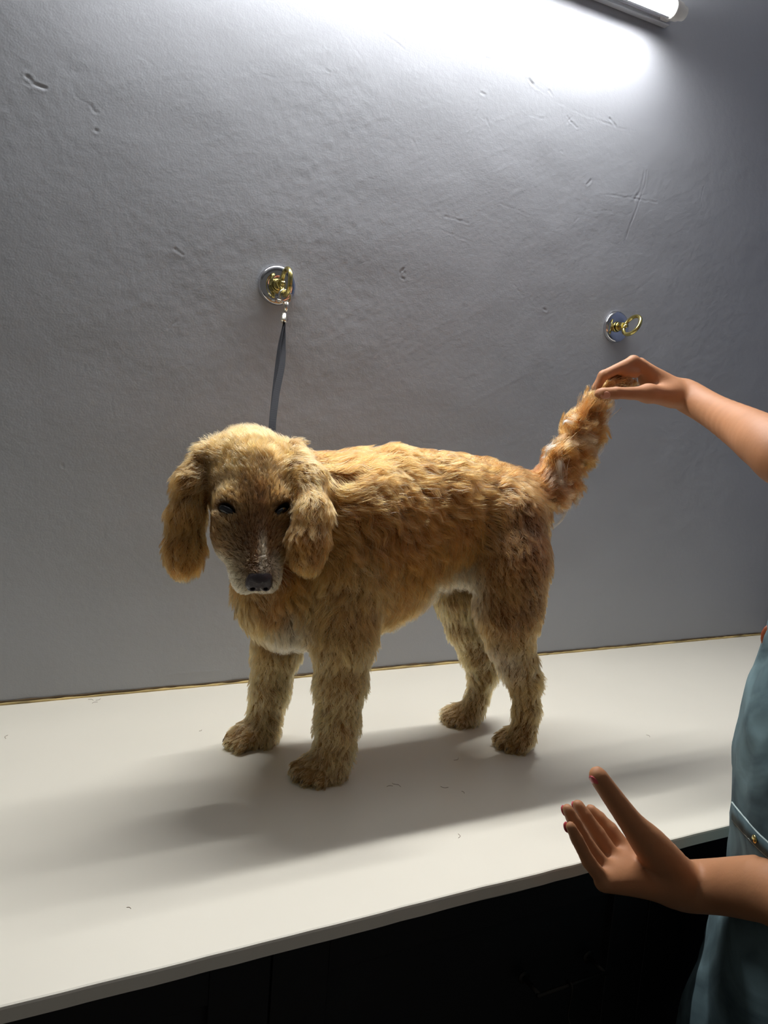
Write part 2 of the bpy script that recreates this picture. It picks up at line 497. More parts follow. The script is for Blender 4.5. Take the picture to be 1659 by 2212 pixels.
# caulk line along the back of the table, dark grime above it
xs = np.arange(-0.6, XR, 0.006)
jit = vnoise(xs[:, None], 30, 21)
yel = np.clip((xs - 0.0) / 0.5, 0.25, 1)
mb = MB().tube(np.stack([xs, -0.0015 + 0 * xs, TT + 0.0012 + 0.0005 * jit], -1), 0.0022 + 0.0008 * yel + 0.0007 * vnoise(xs[:, None], 70, 22), 8)
struct(mb, 'trim_1', M_caulk, True)
mb = MB().tube(np.stack([xs, -0.0008 + 0 * xs, TT + 0.0045 + 0.0006 * jit], -1), 0.0014 + 0.0009 * np.abs(vnoise(xs[:, None], 45, 24)), 6)
struct(mb, 'trim_2', M_grime, True)
# crumbling plaster in the corner
mb = MB()
M_chip = simple('bare_plaster', (225, 222, 214), 0.95, noise=0.3, nscale=120, bump=0.8, bscale=200)
for i in range(26):
    c = np.array([XR - 0.004 - abs(rng.normal(0, 0.004)), -abs(rng.normal(0, 0.03)), TT + abs(rng.normal(0, 0.006))])
    r = rng.uniform(0.002, 0.005)
    V = [c + r * np.array(v) * rng.uniform(0.6, 1.2, 3) for v in ((1, 0, 0), (-1, 0, 0), (0, 1, 0), (0, -1, 0), (0, 0, 1), (0, 0, -1))]
    mb.add(V, [(0, 2, 4), (2, 1, 4), (1, 3, 4), (3, 0, 4), (2, 0, 5), (1, 2, 5), (3, 1, 5), (0, 3, 5)])
struct(mb, 'trim_3', M_chip)

# ------------------------------------------------------------------ counter and cabinet
YF = -0.676
th = 0.0165
mb = MB()
xs = np.linspace(-1.3, XR - 0.001, 340)
wob = 0.0007 * vnoise(xs[:, None], 9, 31) + 0.0004 * vnoise(xs[:, None], 40, 32)
wb2 = 0.0009 * vnoise(xs[:, None], 25, 33)
prof = lambda w, w2: [(-0.001, 0), (YF + 0.0025 + w, 0), (YF + 0.0008 + w, -0.0008), (YF + w, -0.0028), (YF + w + w2 * .5, -th + 0.001), (YF + 0.0015 + w, -th - w2), (-0.001, -th)]
V = []; F = []
for x, w, w2 in zip(xs, wob, wb2):
    V += [(x, y, TT + z) for y, z in prof(w, w2)]
for i in range(len(xs) - 1):
    for j in range(7):
        F.append((i * 7 + j, i * 7 + (j + 1) % 7, (i + 1) * 7 + (j + 1) % 7, (i + 1) * 7 + j))
F.append(tuple(range(7))[::-1]); F.append(tuple(range((len(xs) - 1) * 7, len(xs) * 7)))
top = mb.add(V, F).build('worktop', M_top, None, False)
tag(top, 'long cream white stone worktop against the grey wall, with a dog standing on it', 'worktop')

cab = empty('base_cabinet', (0.3, -0.35, 0.0))
tag(cab, 'black base cabinet with framed doors in shadow below the cream worktop', 'cabinet')
YC = -0.625
TB = TT - th - 0.0012
MB().box((-1.25, YC, 0.08), (1.78, -0.01, TB - 0.001)).build('carcass', M_cab, cab, False)
MB().box((-1.25, YC + 0.06, 0.0), (1.78, -0.02, 0.08)).build('plinth', M_cab, cab, False)
x_st = (at(558, 2130, YC - .018)[0] , at(612, 2120, YC - .018)[0])
def cabinet_door(x0, x1):
    z1 = TB - 0.022; z0 = 0.1; fr = 0.062; y0 = YC - 0.018
    d = MB()
    d.box((x0, y0, z0), (x0 + fr, YC - 0.0005, z1), 0.0012); d.box((x1 - fr, y0, z0), (x1, YC - 0.0005, z1), 0.0012)
    d.box((x0 + fr, y0, z1 - 0.04), (x1 - fr, YC - 0.0005, z1), 0.0012); d.box((x0 + fr, y0, z0), (x1 - fr, YC - 0.0005, z0 + fr), 0.0012)
    o = d.build('door', M_cab, cab, False)
    MB().box((x0 + fr - 0.002, YC - 0.008, z0 + fr - 0.002), (x1 - fr + 0.002, YC - 0.001, z1 - 0.038)).build('door_panel', M_cabd, o, False)
    return o
# the two doors that meet behind the frame seen at the bottom of the photo
xm = (x_st[0] + x_st[1]) / 2
MBW = 0.52
doors = []
for k in range(-2, 3):
    x0 = xm + k * MBW
    if x0 + MBW < 1.78:
        doors.append(cabinet_door(x0 + 0.001 if k else x0 + 0.001 - 0.045 + 0.045, x0 + MBW - 0.001))

# thin metal towel rail with a hanging hook
ra = at(1160, 2150, YC - 0.05); rb = at(1312, 2102, YC - 0.05)
rz = (ra[2] + rb[2]) / 2
rail = empty('metal_rail', (ra[0], YC - 0.018, rz))
tag(rail, 'thin dull metal rail with a hanging hook on the dark cabinet front', 'rail')
MB().tube([(ra[0], YC - 0.05, rz), (rb[0], YC - 0.05, rz)], 0.0025, 10).build('bar', M_rail, rail)
for x in (ra[0] + 0.004, rb[0] - 0.004):
    MB().tube([(x, YC - 0.0185, rz), (x, YC - 0.05, rz)], 0.003, 10).lathe([(0, 0), (0.008, 0), (0.008, 0.002), (0, 0.002)], (x, YC - 0.0182, rz), (0, -1, 0), 16).build('bracket', M_rail, rail)
hx = at(1228, 2140, YC - 0.05)[0]
hp = [(hx, YC - 0.05 + 0.005, rz - 0.002), (hx, YC - 0.05 + 0.003, rz + 0.004), (hx, YC - 0.055, rz + 0.003), (hx, YC - 0.056, rz - 0.01), (hx, YC - 0.054, rz - 0.035), (hx + .002, YC - 0.058, rz - 0.046), (hx + .004, YC - 0.066, rz - 0.044)]
tag(MB().tube(spline(hp, 6), 0.0016, 8).build('hook', M_rail), 'small metal hook hanging from the rail on the dark cabinet', 'hook')

# loose hairs and specks left on the worktop
mb = MB()
for (px, py) in [(196, 1512), (205, 1518), (212, 1511), (15, 1592), (278, 1962), (850, 1693), (858, 1697), (842, 1699), (990, 1806), (985, 1640), (433, 1578), (705, 1466), (1400, 1590), (960, 1700), (1000, 1712), (1315, 1700)]:
    c = on_table(px, py); a = rng.uniform(0, 6.28); l = rng.uniform(0.002, 0.006)
    d = np.array([math.cos(a), math.sin(a), 0]); e = np.array([-d[1], d[0], 0])
    mb.tube(spline([c - d * l + UZ, c + e * l * .5 + UZ, c + d * l + UZ], 4), 0.00022, 6)
lh = mb.build('loose_hairs', simple('loose_hair', (120, 92, 60), 0.7), None, True, 'stuff')
tag(lh, 'tiny loose hairs scattered over the cream worktop', 'hair')

# ------------------------------------------------------------------ tube lamp
xe = 1.232; zb = TT + 1.341
lamp = empty('tube_lamp', (0.63, 0.0, zb))
tag(lamp, 'glowing white tube lamp on a slim batten high on the grey wall', 'lamp')
h = MB().box((0.03, -0.018, zb), (xe, -0.002, zb + 0.026), 0.002)
h.build('batten', M_alu, lamp, False)
MB().box((0.03, -0.0205, zb + 0.006), (xe, -0.0182, zb + 0.020)).build('batten_ridge', M_alu, lamp, False)
ty, tz = -0.047, zb + 0.012
tr = 0.0165
def arc_shell(a0, a1, r, n=20):
    V = []; F = []
    for x in (0.062, 1.200):
        for i in range(n + 1):
            a = math.radians(a0 + (a1 - a0) * i / n); V.append((x, ty - math.cos(a) * r, tz - math.sin(a) * r))
    for i in range(n): F.append((i, i + 1, n + 2 + i, n + 1 + i))
    return MB().add(V, F)
# the diffuser glows towards the room, the white back of the tube is opaque
arc_shell(-85, 84, tr).build('glowing_diffuser', M_tube, lamp)
arc_shell(84, 275, tr).build('tube_back', M_alu, lamp)
for x0, s in ((xe - 0.032, 1), (0.062, -1)):
    MB().lathe([(0, 0), (tr + .0015, 0), (tr + 0.0022, 0.004), (tr + 0.0015, 0.022), (tr - 0.0015, 0.026), (tr - 0.003, 0.036), (tr - 0.006, 0.038), (0, 0.038)], (x0, ty, tz), (s, 0, 0), 32).box(
        (min(x0, x0 + s * .02), ty + 0.008, tz - 0.011), (max(x0, x0 + s * .02), -0.0195, tz + 0.011), 0.002).build('end_cap', M_cap, lamp)

# ------------------------------------------------------------------ magnetic ring hooks
def ring_hook(c, roll, label, rc=0.0215):
    """c on the wall; pot magnet, nut, threaded stem, ring"""
    t = empty('ring_hook', c); tag(t, label, 'ring hook', 'ring hooks on the grey wall')
    R_ = 0.0335
    MB().lathe([(0, 0), (R_ , 0), (R_, 0.003), (R_ - 0.0012, 0.0042), (R_ - 0.0012, 0.0062), (R_ - 0.0022, 0.0078), (R_ - 0.006, 0.009), (0.012, 0.0095), (0.0105, 0.0085), (0, 0.0085)], c, (0, -1, 0), 64).build('chrome_disc', M_chrome, t)
    # stem and ring from one bent rod
    a = np.array([0, -1.0, 0]); p = np.array([math.sin(roll), 0, math.cos(roll)])
    r = 0.0040; y_ring = 0.0285 + rc
    stem = MB().tube([c + a * 0.0085, c + a * 0.036], 0.0036, 14)
    for k in range(9):
        stem.lathe([(0.0030, -0.0006), (0.0042, 0), (0.0030, 0.0006)], c + a * (0.0105 + 0.0016 * k), a, 16)
    stem.build('threaded_stem', M_brass, t)
    for y0, hh, rr in ((0.009, 0.0045, 0.0095), (0.0155, 0.011, 0.0085)):
        MB().lathe([(0, 0), (rr - .001, 0), (rr, 0.001), (rr, hh - 0.001), (rr - 0.001, hh), (0, hh)], c + a * y0, a, 6 if rr < 0.009 else 24).build('nut', M_brass, t, rr > 0.009)
    th_ = np.linspace(math.pi + 0.33, 3 * math.pi - 0.12, 56)
    pts = [c + a * (y_ring + rc * math.cos(x)) + p * rc * math.sin(x) for x in th_]
    pts = [c + a * 0.030, c + a * 0.033 + p * 0.0] + [pts[-1]] if False else pts
    MB().tube(pts, r, 14).tube([c + a * 0.0265, c + a * 0.031, c + a * (y_ring - rc * 0.99) - p * 0.002, pts[0]], [0.0042, 0.0042, 0.004, r], 14).build('ring', M_brass, t)
    return c + a * y_ring, p

cL = (at(598, 576, 0) + at(601, 661, 0)) / 2; cL[1] = 0.0
cR = (at(1328, 675, 0) + at(1332, 740, 0)) / 2; cR[1] = 0.0
ring_c, ring_p = ring_hook(np.array([cL[0] - 0.002, -0.0005, cL[2] + 0.001]), 0.02, 'chrome and brass ring hook on the wall holding the leash above the dog')
ring_hook(np.array([cR[0] - 0.002, -0.0005, cR[2] + 0.001]), 0.42, 'chrome and brass ring hook with an empty ring above the hand')

# ------------------------------------------------------------------ leash
rb_ = ring_c + np.array([0, 0, -0.0215])          # bottom of the ring
leash = empty('leash', rb_)
tag(leash, 'black ribbed leash with nickel snap clipped to the left ring hook', 'leash')
sb = rb_ + np.array([0.003, 0.001, -0.0195])
hk = [rb_ + np.array(v) for v in ((-0.0015, 0, -0.014), (-0.009, 0.0, -0.006), (-0.0095, 0.0, 0.003), (-0.004, 0.0, 0.0075), (0.004, 0, 0.0072), (0.0092, 0, 0.001), (0.009, 0, -0.006), (0.0045, 0, -0.012))]
MB().tube(spline(hk, 6), 0.0021, 10).tube([rb_ + np.array((0.002, 0, -0.011)), rb_ + np.array((0.002, 0, -0.026))], [0.0048, 0.0036], 12).tube(
    [rb_ + np.array((-0.001, 0, -0.0115)), rb_ + np.array((-0.014, -0.001, -0.0095))], 0.0022, 10).build('snap_hook', M_nickel, leash)
MB().tube([rb_ + np.array((0.002, 0, -0.026)), rb_ + np.array((0.002, 0, -0.034))], [0.0022, 0.0028], 10).tube(
    [rb_ + np.array((0.002 + 0.0045 * math.cos(a), 0, -0.0385 + 0.005 * math.sin(a))) for a in np.linspace(0, 2 * math.pi, 20, endpoint=False)], 0.0011, 8, closed=True).build('swivel', M_chrome, leash)
top_ = at(613, 679, rb_[1] - 0.002); mid = at(603, 760, -0.12); low = at(588, 925, -0.315)
ferr = at(613, 690, rb_[1] - 0.006)
MB().lathe([(0, 0), (0.0045, 0), (0.005, 0.001), (0.005, 0.015), (0.0045, 0.016), (0, 0.016)], ferr + np.array([0, 0, 0.008]), (at(612, 700, rb_[1] - .012) - ferr), 20).build('ferrule', M_nickel, leash)

def ribbon(path, ang, wid, name, thick=0.0011, up=None):
    P = spline(path, 26); m = len(P)
    T = np.gradient(P, axis=0); T /= np.linalg.norm(T, axis=1)[:, None]
    A = np.interp(np.linspace(0, 1, m), np.linspace(0, 1, len(ang)), ang); W = np.interp(np.linspace(0, 1, m), np.linspace(0, 1, len(wid)), wid)
    V = []; F = []; al = []
    L = np.concatenate([[0], np.cumsum(np.linalg.norm(np.diff(P, axis=0), axis=1))])
    for j in range(m):
        ref = np.array([1.0, 0, 0]); u = ref - T[j] * (ref @ T[j]); u /= np.linalg.norm(u); v = np.cross(T[j], u)
        d = u * math.cos(A[j]) + v * math.sin(A[j]); e = np.cross(T[j], d)
        for sx, sy in ((-1, -1), (1, -1), (1, 1), (-1, 1)):
            V.append(P[j] + d * sx * W[j] / 2 + e * sy * thick / 2); al.append(L[j])
    for j in range(m - 1):
        for i in range(4):
            F.append((j * 4 + i, j * 4 + (i + 1) % 4, j * 4 + 4 + (i + 1) % 4, j * 4 + 4 + i))
    F.append((3, 2, 1, 0)); F.append(tuple(range(m * 4 - 4, m * 4)))
    o = make_mesh(name, V, F, M_strap, leash, False)
    a_ = o.data.attributes.new('along', 'FLOAT', 'POINT'); a_.data.foreach_set('value', np.array(al, np.float32))
    return o
st = ferr + np.array([0, -0.002, -0.006])
nk0 = low
nk = [at(570, 960, -0.325), at(556, 1010, -0.315)]
ribbon([st, at(604, 745, -0.105), at(598, 800, -0.165), at(593, 860, -0.235), low, at(590, 965, -0.335), at(605, 1010, -0.322)], [1.2, 0.9, 0.35, 0.15, 0.1], [0.005, 0.0075, 0.009, 0.010, 0.011], 'strap')
ribbon([st + np.array([0.001, 0.001, 0]), at(612, 745, -0.100), at(609, 790, -0.160), at(597, 850, -0.228), low + np.array([0.001, 0.003, 0.002]), at(590, 965, -0.332), at(605, 1010, -0.318)], [1.2, 0.3, 0.1, 0.25, 0.1], [0.005, 0.009, 0.0095, 0.009, 0.010], 'strap')

# ------------------------------------------------------------------ the dog
GOLD = s2l((172, 103, 42)); DEEP = s2l((152, 84, 36)); TAN = s2l((174, 124, 66)); CREAM = s2l((232, 214, 178)); LEG = s2l((210, 158, 92))  # LEG: paler tan, with bounce light from the worktop put into it
FACE = s2l((118, 74, 40)); PALE = s2l((180, 130, 74)); MUZ = s2l((190, 160, 112)); DARK = s2l((70, 42, 24)); RIM = s2l((46, 33, 27))
UPv = np.array([0, 0, 1.0])

S_h = at(541, 1032, -0.345); N_h = at(557, 1237, -0.430)
mdir = (N_h - S_h); HL = np.linalg.norm(mdir); mdir /= HL
rdir = np.cross(mdir, UPv); rdir /= np.linalg.norm(rdir)
if rdir[0] < 0: rdir = -rdir
udir = np.cross(rdir, mdir)
if udir[2] < 0: udir = -udir
HR = np.stack([mdir, rdir, udir], 1)
def hd(a, b_, c): return S_h + HR @ np.array([a, b_, c])

dog = Sdf()
# region = (name, flow, hair length, colour, wave, lift)
def rg(name, flow, ln, col, wave=0.3, lift=0.25):
    f_ = np.array(flow, float); return dict(reg=name, flow=f_ / (np.linalg.norm(f_) + 1e-9), ln=ln, col=np.array(col), wave=wave, lift=lift)
side = ((0, 1, 0), 0.80)
pA, pB, pC, pD = at(655, 1195, -0.32), at(800, 1160, -0.325), at(955, 1120, -0.335), at(1072, 1122, -0.342)
dog.cap(pA, pB, 0.088, 0.112, 0.03, side, **rg('body', (0.5, 0, -0.6), 0.046, GOLD, 1.25, 0.2))
dog.cap(pB, pC, 0.112, 0.079, 0.03, side, **rg('body', (0.8, 0, -0.5), 0.046, GOLD, 1.25, 0.2))
dog.cap(pC, pD, 0.079, 0.076, 0.03, side, **rg('body', (0.8, 0, -0.45), 0.046, GOLD, 1.25, 0.2))
dog.cap(at(715, 1110, -0.325), at(600, 1060, -0.322), 0.082, 0.058, 0.03, None, **rg('body', (0.6, 0, -0.8), 0.046, GOLD, 1.25, 0.2))
dog.ell(at(598, 1290, -0.325), (0.052, 0.05, 0.056), 0.035, **rg('body', (0.15, -0.3, -1), 0.028, TAN, 0.7))
dog.ell(at(640, 1330, -0.325), (0.045, 0.055, 0.035), 0.03, **rg('body', (0.1, -0.2, -1), 0.026, TAN * .5 + CREAM * .5, 0.6))
dog.cap(at(830, 1255, -0.33), at(730, 1300, -0.325), 0.052, 0.062, 0.03, side, **rg('body', (0.35, 0, -0.9), 0.028, TAN, 0.7))
# back topline
dog.cap(at(850, 1015, -0.325), at(1035, 1050, -0.335), 0.026, 0.03, 0.04, None, **rg('body', (0.95, 0, -0.2), 0.022, GOLD, 0.9))
# shoulders and front legs
LN = 0.0175
dog.chain([(at(610, 1270, -0.27), 0.044), (at(598, 1400, -0.262), 0.0325)], 0.03, **rg('front_leg_far', (0.05, 0, -1), 0.024, LEG * .6 + GOLD * .4, 0.8))
dog.chain([(at(598, 1400, -0.262), 0.0315), (at(583, 1490, -0.257), 0.0255), (at(571, 1555, -0.255), 0.0215), (at(562, 1590, -0.257), 0.0215)], 0.012, **rg('front_leg_far', (0.12, 0.1, -1), LN * 1.1, LEG, 1.1, 0.5))
dog.chain([(at(745, 1240, -0.375), 0.052), (at(742, 1375, -0.388), 0.042)], 0.035, **rg('front_leg_near', (0.1, 0, -1), 0.032, LEG * .4 + GOLD * .6, 1.0, 0.22))
dog.chain([(at(742, 1375, -0.388), 0.040), (at(736, 1470, -0.390), 0.0315), (at(728, 1560, -0.391), 0.0265), (at(722, 1620, -0.39), 0.0235), (at(712, 1660, -0.392), 0.0245)], 0.012, **rg('front_leg_near', (0.15, 0.1, -1), LN * 1.1, LEG, 1.1, 0.5))
# haunches and hind legs
dog.chain([(at(1095, 1120, -0.375), 0.052), (at(1100, 1215, -0.395), 0.052), (at(1098, 1310, -0.402), 0.043), (at(1100, 1375, -0.402), 0.034)], 0.03, **rg('hind_leg_near', (0.35, 0, -0.9), 0.024, DEEP * 0.5 + TAN * 0.5, 0.9))
dog.chain([(at(1100, 1375, -0.402), 0.032), (at(1117, 1430, -0.402), 0.026), (at(1134, 1468, -0.402), 0.0215), (at(1138, 1530, -0.402), 0.0165), (at(1130, 1592, -0.402), 0.0175)], 0.01, **rg('hind_leg_near', (0.1, 0, -1), LN * 1.1, LEG, 1.1, 0.5))
dog.chain([(at(1045, 1160, -0.30), 0.052), (at(1000, 1275, -0.285), 0.042), (at(1008, 1345, -0.285), 0.033)], 0.03, **rg('hind_leg_far', (0.2, 0, -1), 0.022, LEG, 0.6))
dog.chain([(at(1008, 1345, -0.285), 0.032), (at(1030, 1410, -0.285), 0.024), (at(1044, 1455, -0.285), 0.021), (at(1030, 1510, -0.285), 0.0155), (at(1012, 1550, -0.287), 0.017)], 0.01, **rg('hind_leg_far', (0.1, 0, -1), LN * 1.1, LEG, 1.1, 0.5))
dog.ell(at(985, 1225, -0.35), (0.055, 0.04, 0.022), 0.02, **rg('body', (0.2, -0.2, -1), 0.024, PALE * .5 + CREAM * .4, 0.6))

# paws: pad, heel and four toes each
CLAWS = []; GAPS = []
def paw(heel, tip, w, reg, col=LEG):
    hx, tx = np.array(heel), np.array(tip)
    d = tx - hx; d[2] = 0; d /= np.linalg.norm(d); s_ = np.array([-d[1], d[0], 0])
    mid_ = hx * 0.5 + tx * 0.5; mid_[2] = TT + 0.0165
    a = hx.copy(); a[2] = TT + 0.0165
    R_ = rg(reg, d * 0.8 + np.array([0, 0, -0.6]), 0.010, col, 0.9, 0.55)
    dog.cap(a, mid_, w * 0.78, w * 0.86, 0.015, ((0, 0, 1), 0.8), **R_)
    for i, o_ in enumerate((-1.5, -0.5, 0.5, 1.5)):
        e = tx + s_ * o_ * w * 0.60 - d * (0.009 if abs(o_) > 1 else 0.0); e[2] = TT + 0.0098
        b0 = mid_ + s_ * o_ * w * 0.40; b0[2] = TT + 0.017
        dog.cap(b0, e, 0.0110, 0.0100, 0.0025, None, **R_)
        GAPS.append((e + tx + s_ * o_ * w * 0.1) / 2 if abs(o_) < 1 else e - d * 0.004 - s_ * o_ * w * 0.12)
        CLAWS.append((e + d * 0.0065 + np.array([0, 0, 0.001]), d))
paw(on_table(563, 1608), on_table(500, 1612), 0.026, 'front_leg_far')
paw(on_table(712, 1668), on_table(655, 1692), 0.026, 'front_leg_near')
paw(on_table(1128, 1606), on_table(1094, 1622), 0.022, 'hind_leg_near')
paw(on_table(1018, 1556), on_table(970, 1565), 0.022, 'hind_leg_far')

# tail
tl = [at(1120, 1075, -0.342), at(1165, 1062, -0.345), at(1205, 1010, -0.347), at(1245, 935, -0.348), at(1284, 868, -0.350), at(1312, 842, -0.351), at(1342, 826, -0.352), at(1366, 826, -0.350)]
tw = [0.030, 0.026, 0.021, 0.016, 0.0105, 0.0075, 0.0065, 0.005]
for i in range(7):
    f_ = tl[i + 1] - tl[i]
    dog.cap(tl[i], tl[i + 1], tw[i], tw[i + 1], 0.014 if i else 0.03, None, **rg('tail', f_ / np.linalg.norm(f_) * (0.9 if i < 3 else 1.0) + np.array([0.35, 0, -0.45]) * (1 if i < 4 else 0.0), 0.036 if i < 4 else 0.02, DEEP if i < 2 else (GOLD if i < 3 else DEEP * .6 + TAN * .4), 1.3, 0.35 if i < 4 else 0.1))
for c_, r_, k_ in (((1190, 1058), 0.021, 1), ((1222, 1042), 0.016, 1), ((1248, 975), 0.0165, 0), ((1275, 930), 0.014, 0), ((1205, 975), 0.009, 0)):
    dog.ell(at(c_[0], c_[1], -0.352), r_, 0.018, **rg('tail', (0.7, -0.1, -0.7), 0.034, DEEP if k_ else GOLD, 1.5, 0.4))

# head
hr = lambda fl, ln, col, wave=0.2, lift=0.2, name='head': rg(name, HR @ np.array(fl, float), ln, col, wave, lift)
def he(c, r, k, **kw): dog.ell(hd(*c), r, k, R=HR, **kw)
he((-0.008, 0, -0.004), (0.058, 0.0575, 0.054), 0.02, **hr((-1, 0, 0), 0.026, PALE, 0.9, 0.3))
he((0.035, 0, 0.008), (0.045, 0.047, 0.036), 0.02, **hr((-1, 0, 0.2), 0.015, FACE * .5 + PALE * .5, 0.5, 0.3))
he((0.052, 0.030, 0.020), (0.020, 0.017, 0.017), 0.012, **hr((-.6, .6, 0.5), 0.011, PALE, .3, .35))
he((0.052, -0.030, 0.020), (0.020, 0.017, 0.017), 0.012, **hr((-.6, -.6, 0.5), 0.011, PALE, .3, .35))
he((0.072, 0.027, -0.012), (0.045, 0.023, 0.030), 0.018, **hr((-1, .3, 0), 0.009, FACE * .6 + TAN * .4, 0.25, 0.42))
he((0.072, -0.027, -0.012), (0.045, 0.023, 0.030), 0.018, **hr((-1, -.3, 0), 0.009, FACE * .6 + TAN * .4, 0.25, 0.42))
dog.cap(hd(0.06, 0, 0.0), hd(0.130, 0, -0.006), 0.034, 0.0245, 0.016, (udir, 0.9), **hr((-1, 0, 0), 0.0075, FACE, 0.25, 0.42))
dog.cap(hd(0.062, 0, 0.018), hd(0.140, 0, 0.009), 0.0135, 0.011, 0.012, None, **hr((-1, 0, 0), 0.0065, FACE, 0.25, 0.42))
he((0.128, 0.014, -0.015), (0.026, 0.0165, 0.020), 0.012, **hr((-.7, .5, -.5), 0.008, MUZ, 0.25, 0.45))
he((0.128, -0.014, -0.015), (0.026, 0.0165, 0.020), 0.012, **hr((-.7, -.5, -.5), 0.008, MUZ, 0.25, 0.45))
dog.cap(hd(0.055, 0, -0.042), hd(0.128, 0, -0.035), 0.022, 0.013, 0.01, None, **hr((-1, 0, -.3), 0.009, CREAM))
# eye hollows: almond openings that slope down towards the nose
EYE = [hd(0.0640, -0.0365, 0.0225), hd(0.0640, 0.0300, 0.0235)]
EYER = []
for sgn, e in zip((-1, 1), EYE):
    th_e = 0.60
    e1 = HR @ np.array([-math.sin(th_e), sgn * math.cos(th_e), -0.18]); e1 /= np.linalg.norm(e1)
    e3 = udir - e1 * (udir @ e1); e3 /= np.linalg.norm(e3)
    Re = np.stack([e1, np.cross(e3, e1), e3], 1); EYER.append(Re)
    up_ = Re[:, 1] if Re[:, 1] @ mdir < 0 else -Re[:, 1]
    dog.ell(e + udir * 0.004, (0.0118, 0.0046, 0.011), 0.003, R=Re, sub=True, **hr((-1, 0, 0), 0.004, RIM))
    # brow fold over the eye, lower lid
    dog.cap(e + up_ * 0.0105 - e1 * 0.012 + udir * 0.0015, e + up_ * 0.0095 + e1 * 0.013 - udir * 0.002, 0.0058, 0.0058, 0.005, None, **hr((-.6, sgn * .5, .5), 0.010, PALE, .3, .35))
    dog.cap(e - up_ * 0.0085 - e1 * 0.010 - udir * 0.002, e - up_ * 0.0085 + e1 * 0.010 - udir * 0.005, 0.0042, 0.0042, 0.004, None, **hr((-1, sgn * .5, .2), 0.006, FACE * .5 + TAN * .5, .3, .25))
# throat link between head and neck
dog.cap(hd(-0.01, 0, -0.03), at(610, 1110, -0.322), 0.05, 0.055, 0.03, None, **rg('body', (0.4, 0, -1), 0.02, TAN, 0.6))
# ears
eL = [at(446, 985, -0.335), at(418, 1040, -0.345), at(405, 1110, -0.350), at(398, 1180, -0.352), at(398, 1205, -0.352)]
wL = [0.016, 0.019, 0.0205, 0.0225, 0.0225]
eR = [at(634, 982, -0.352), at(667, 1040, -0.392), at(675, 1110, -0.424), at(668, 1165, -0.436), at(664, 1192, -0.434)]
wR = [0.018, 0.0215, 0.0225, 0.025, 0.0235]
vdir = np.array([0.25, -0.95, 0.1])
for nm, E_, W_, out in (('ear_left', eL, wL, -1), ('ear_right', eR, wR, 1)):
    for i in range(4):
        f_ = E_[i + 1] - E_[i]; f_ /= np.linalg.norm(f_)
        if i == 0: f_ = f_ + np.array([out * .5, 0, 0.2])
        dog.cap(E_[i], E_[i + 1], W_[i], W_[i + 1], 0.010 if i else 0.016, (vdir, 0.62), **rg(nm, f_ + np.array([out * 0.12, 0, 0]), (0.022, 0.028, 0.026, 0.018)[i], (TAN * .55 + GOLD * .45) if i < 3 else GOLD, 1.0, 0.28))

DV, DQ = dog.mesh(0.0026, 2)
DV[:, 2] = np.maximum(DV[:, 2], TT + 0.0006)
DN = vert_normals(DV, DQ)
# blended coat attributes
prims = [p for p in dog.p]
Dm = np.stack([(np.abs(p.dist(DV)) if p.sub else p.dist(DV)) + (0.003 if p.sub else 0) for p in prims], 1)
Wt = np.exp(-(Dm - Dm.min(1, keepdims=True)) / 0.006); Wt /= Wt.sum(1, keepdims=True)
flow = Wt @ np.stack([p.flow for p in prims]); length = Wt @ np.array([p.ln for p in prims]); colr = Wt @ np.stack([p.col for p in prims])
wave = Wt @ np.array([p.wave for p in prims]); lift = Wt @ np.array([p.lift for p in prims])
regn = np.array([p.reg for p in prims])[Dm.argmin(1)]
ishead = Wt @ np.array([1.0 if p.reg == 'head' else 0.0 for p in prims])
# the coat of the head grows away from the nose
rad = DV - (N_h + udir * 0.0 - mdir * 0.005); rad /= np.linalg.norm(rad, axis=1)[:, None]
rad[:, 2] += 0.0
flow = flow * (1 - ishead[:, None]) + rad * ishead[:, None]
def mixc(w, c):
    global colr
    w = np.clip(w, 0, 1)[:, None]; colr = colr * (1 - w) + np.array(c) * w
def blob(c, r, s=None):
    d = (DV - c) if s is None else (DV - c) / np.array(s)
    return np.clip(1.4 - np.linalg.norm(d, axis=1) / r, 0, 1)
HLc = (DV - S_h) @ HR          # head coordinates of all vertices
inh = (ishead > 0.5)
# body: richer along the back and rump, paler low down
isb = np.isin(regn, ['body', 'hind_leg_near'])
zrel = DV[:, 2] - TT
mixc(isb * np.clip((0.27 - zrel) / 0.14, 0, 1) * 0.75, TAN)
mixc((regn == 'body') * np.clip((0.17 - zrel) / 0.06, 0, 1) * 0.5, PALE * .5 + CREAM * .4)
mixc(blob(at(612, 1372, -0.35), 0.030), PALE * .3 + CREAM * .6)
mixc(blob(at(628, 1330, -0.37), 0.016) * 0.5, CREAM)
mixc(blob(at(590, 1300, -0.37), 0.03) * 0.6, DEEP)
mixc(blob(at(975, 1262, -0.37), 0.050) * .75, PALE * .5 + CREAM * .4)
mixc(blob(at(1080, 1440, -0.42), 0.035) * 0.35, CREAM)
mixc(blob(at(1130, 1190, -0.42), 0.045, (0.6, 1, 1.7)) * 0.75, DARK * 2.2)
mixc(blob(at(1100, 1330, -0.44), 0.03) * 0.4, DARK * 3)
mixc((regn == 'tail') * np.clip(1.5 * vnoise(DV, 32, 41) - 0.3, 0, 1) * np.clip((DV[:, 2] - TT - .36) / .08, 0, 1) * np.clip((0.53 - DV[:, 2] + TT) / .05, 0, 1) * 0.5, CREAM * .8)
for g_ in GAPS:
    mixc(blob(np.array([g_[0], g_[1], TT + 0.008]), 0.0085) * 0.75, DARK)  # shade in the clefts between the toes, painted into the coat colour
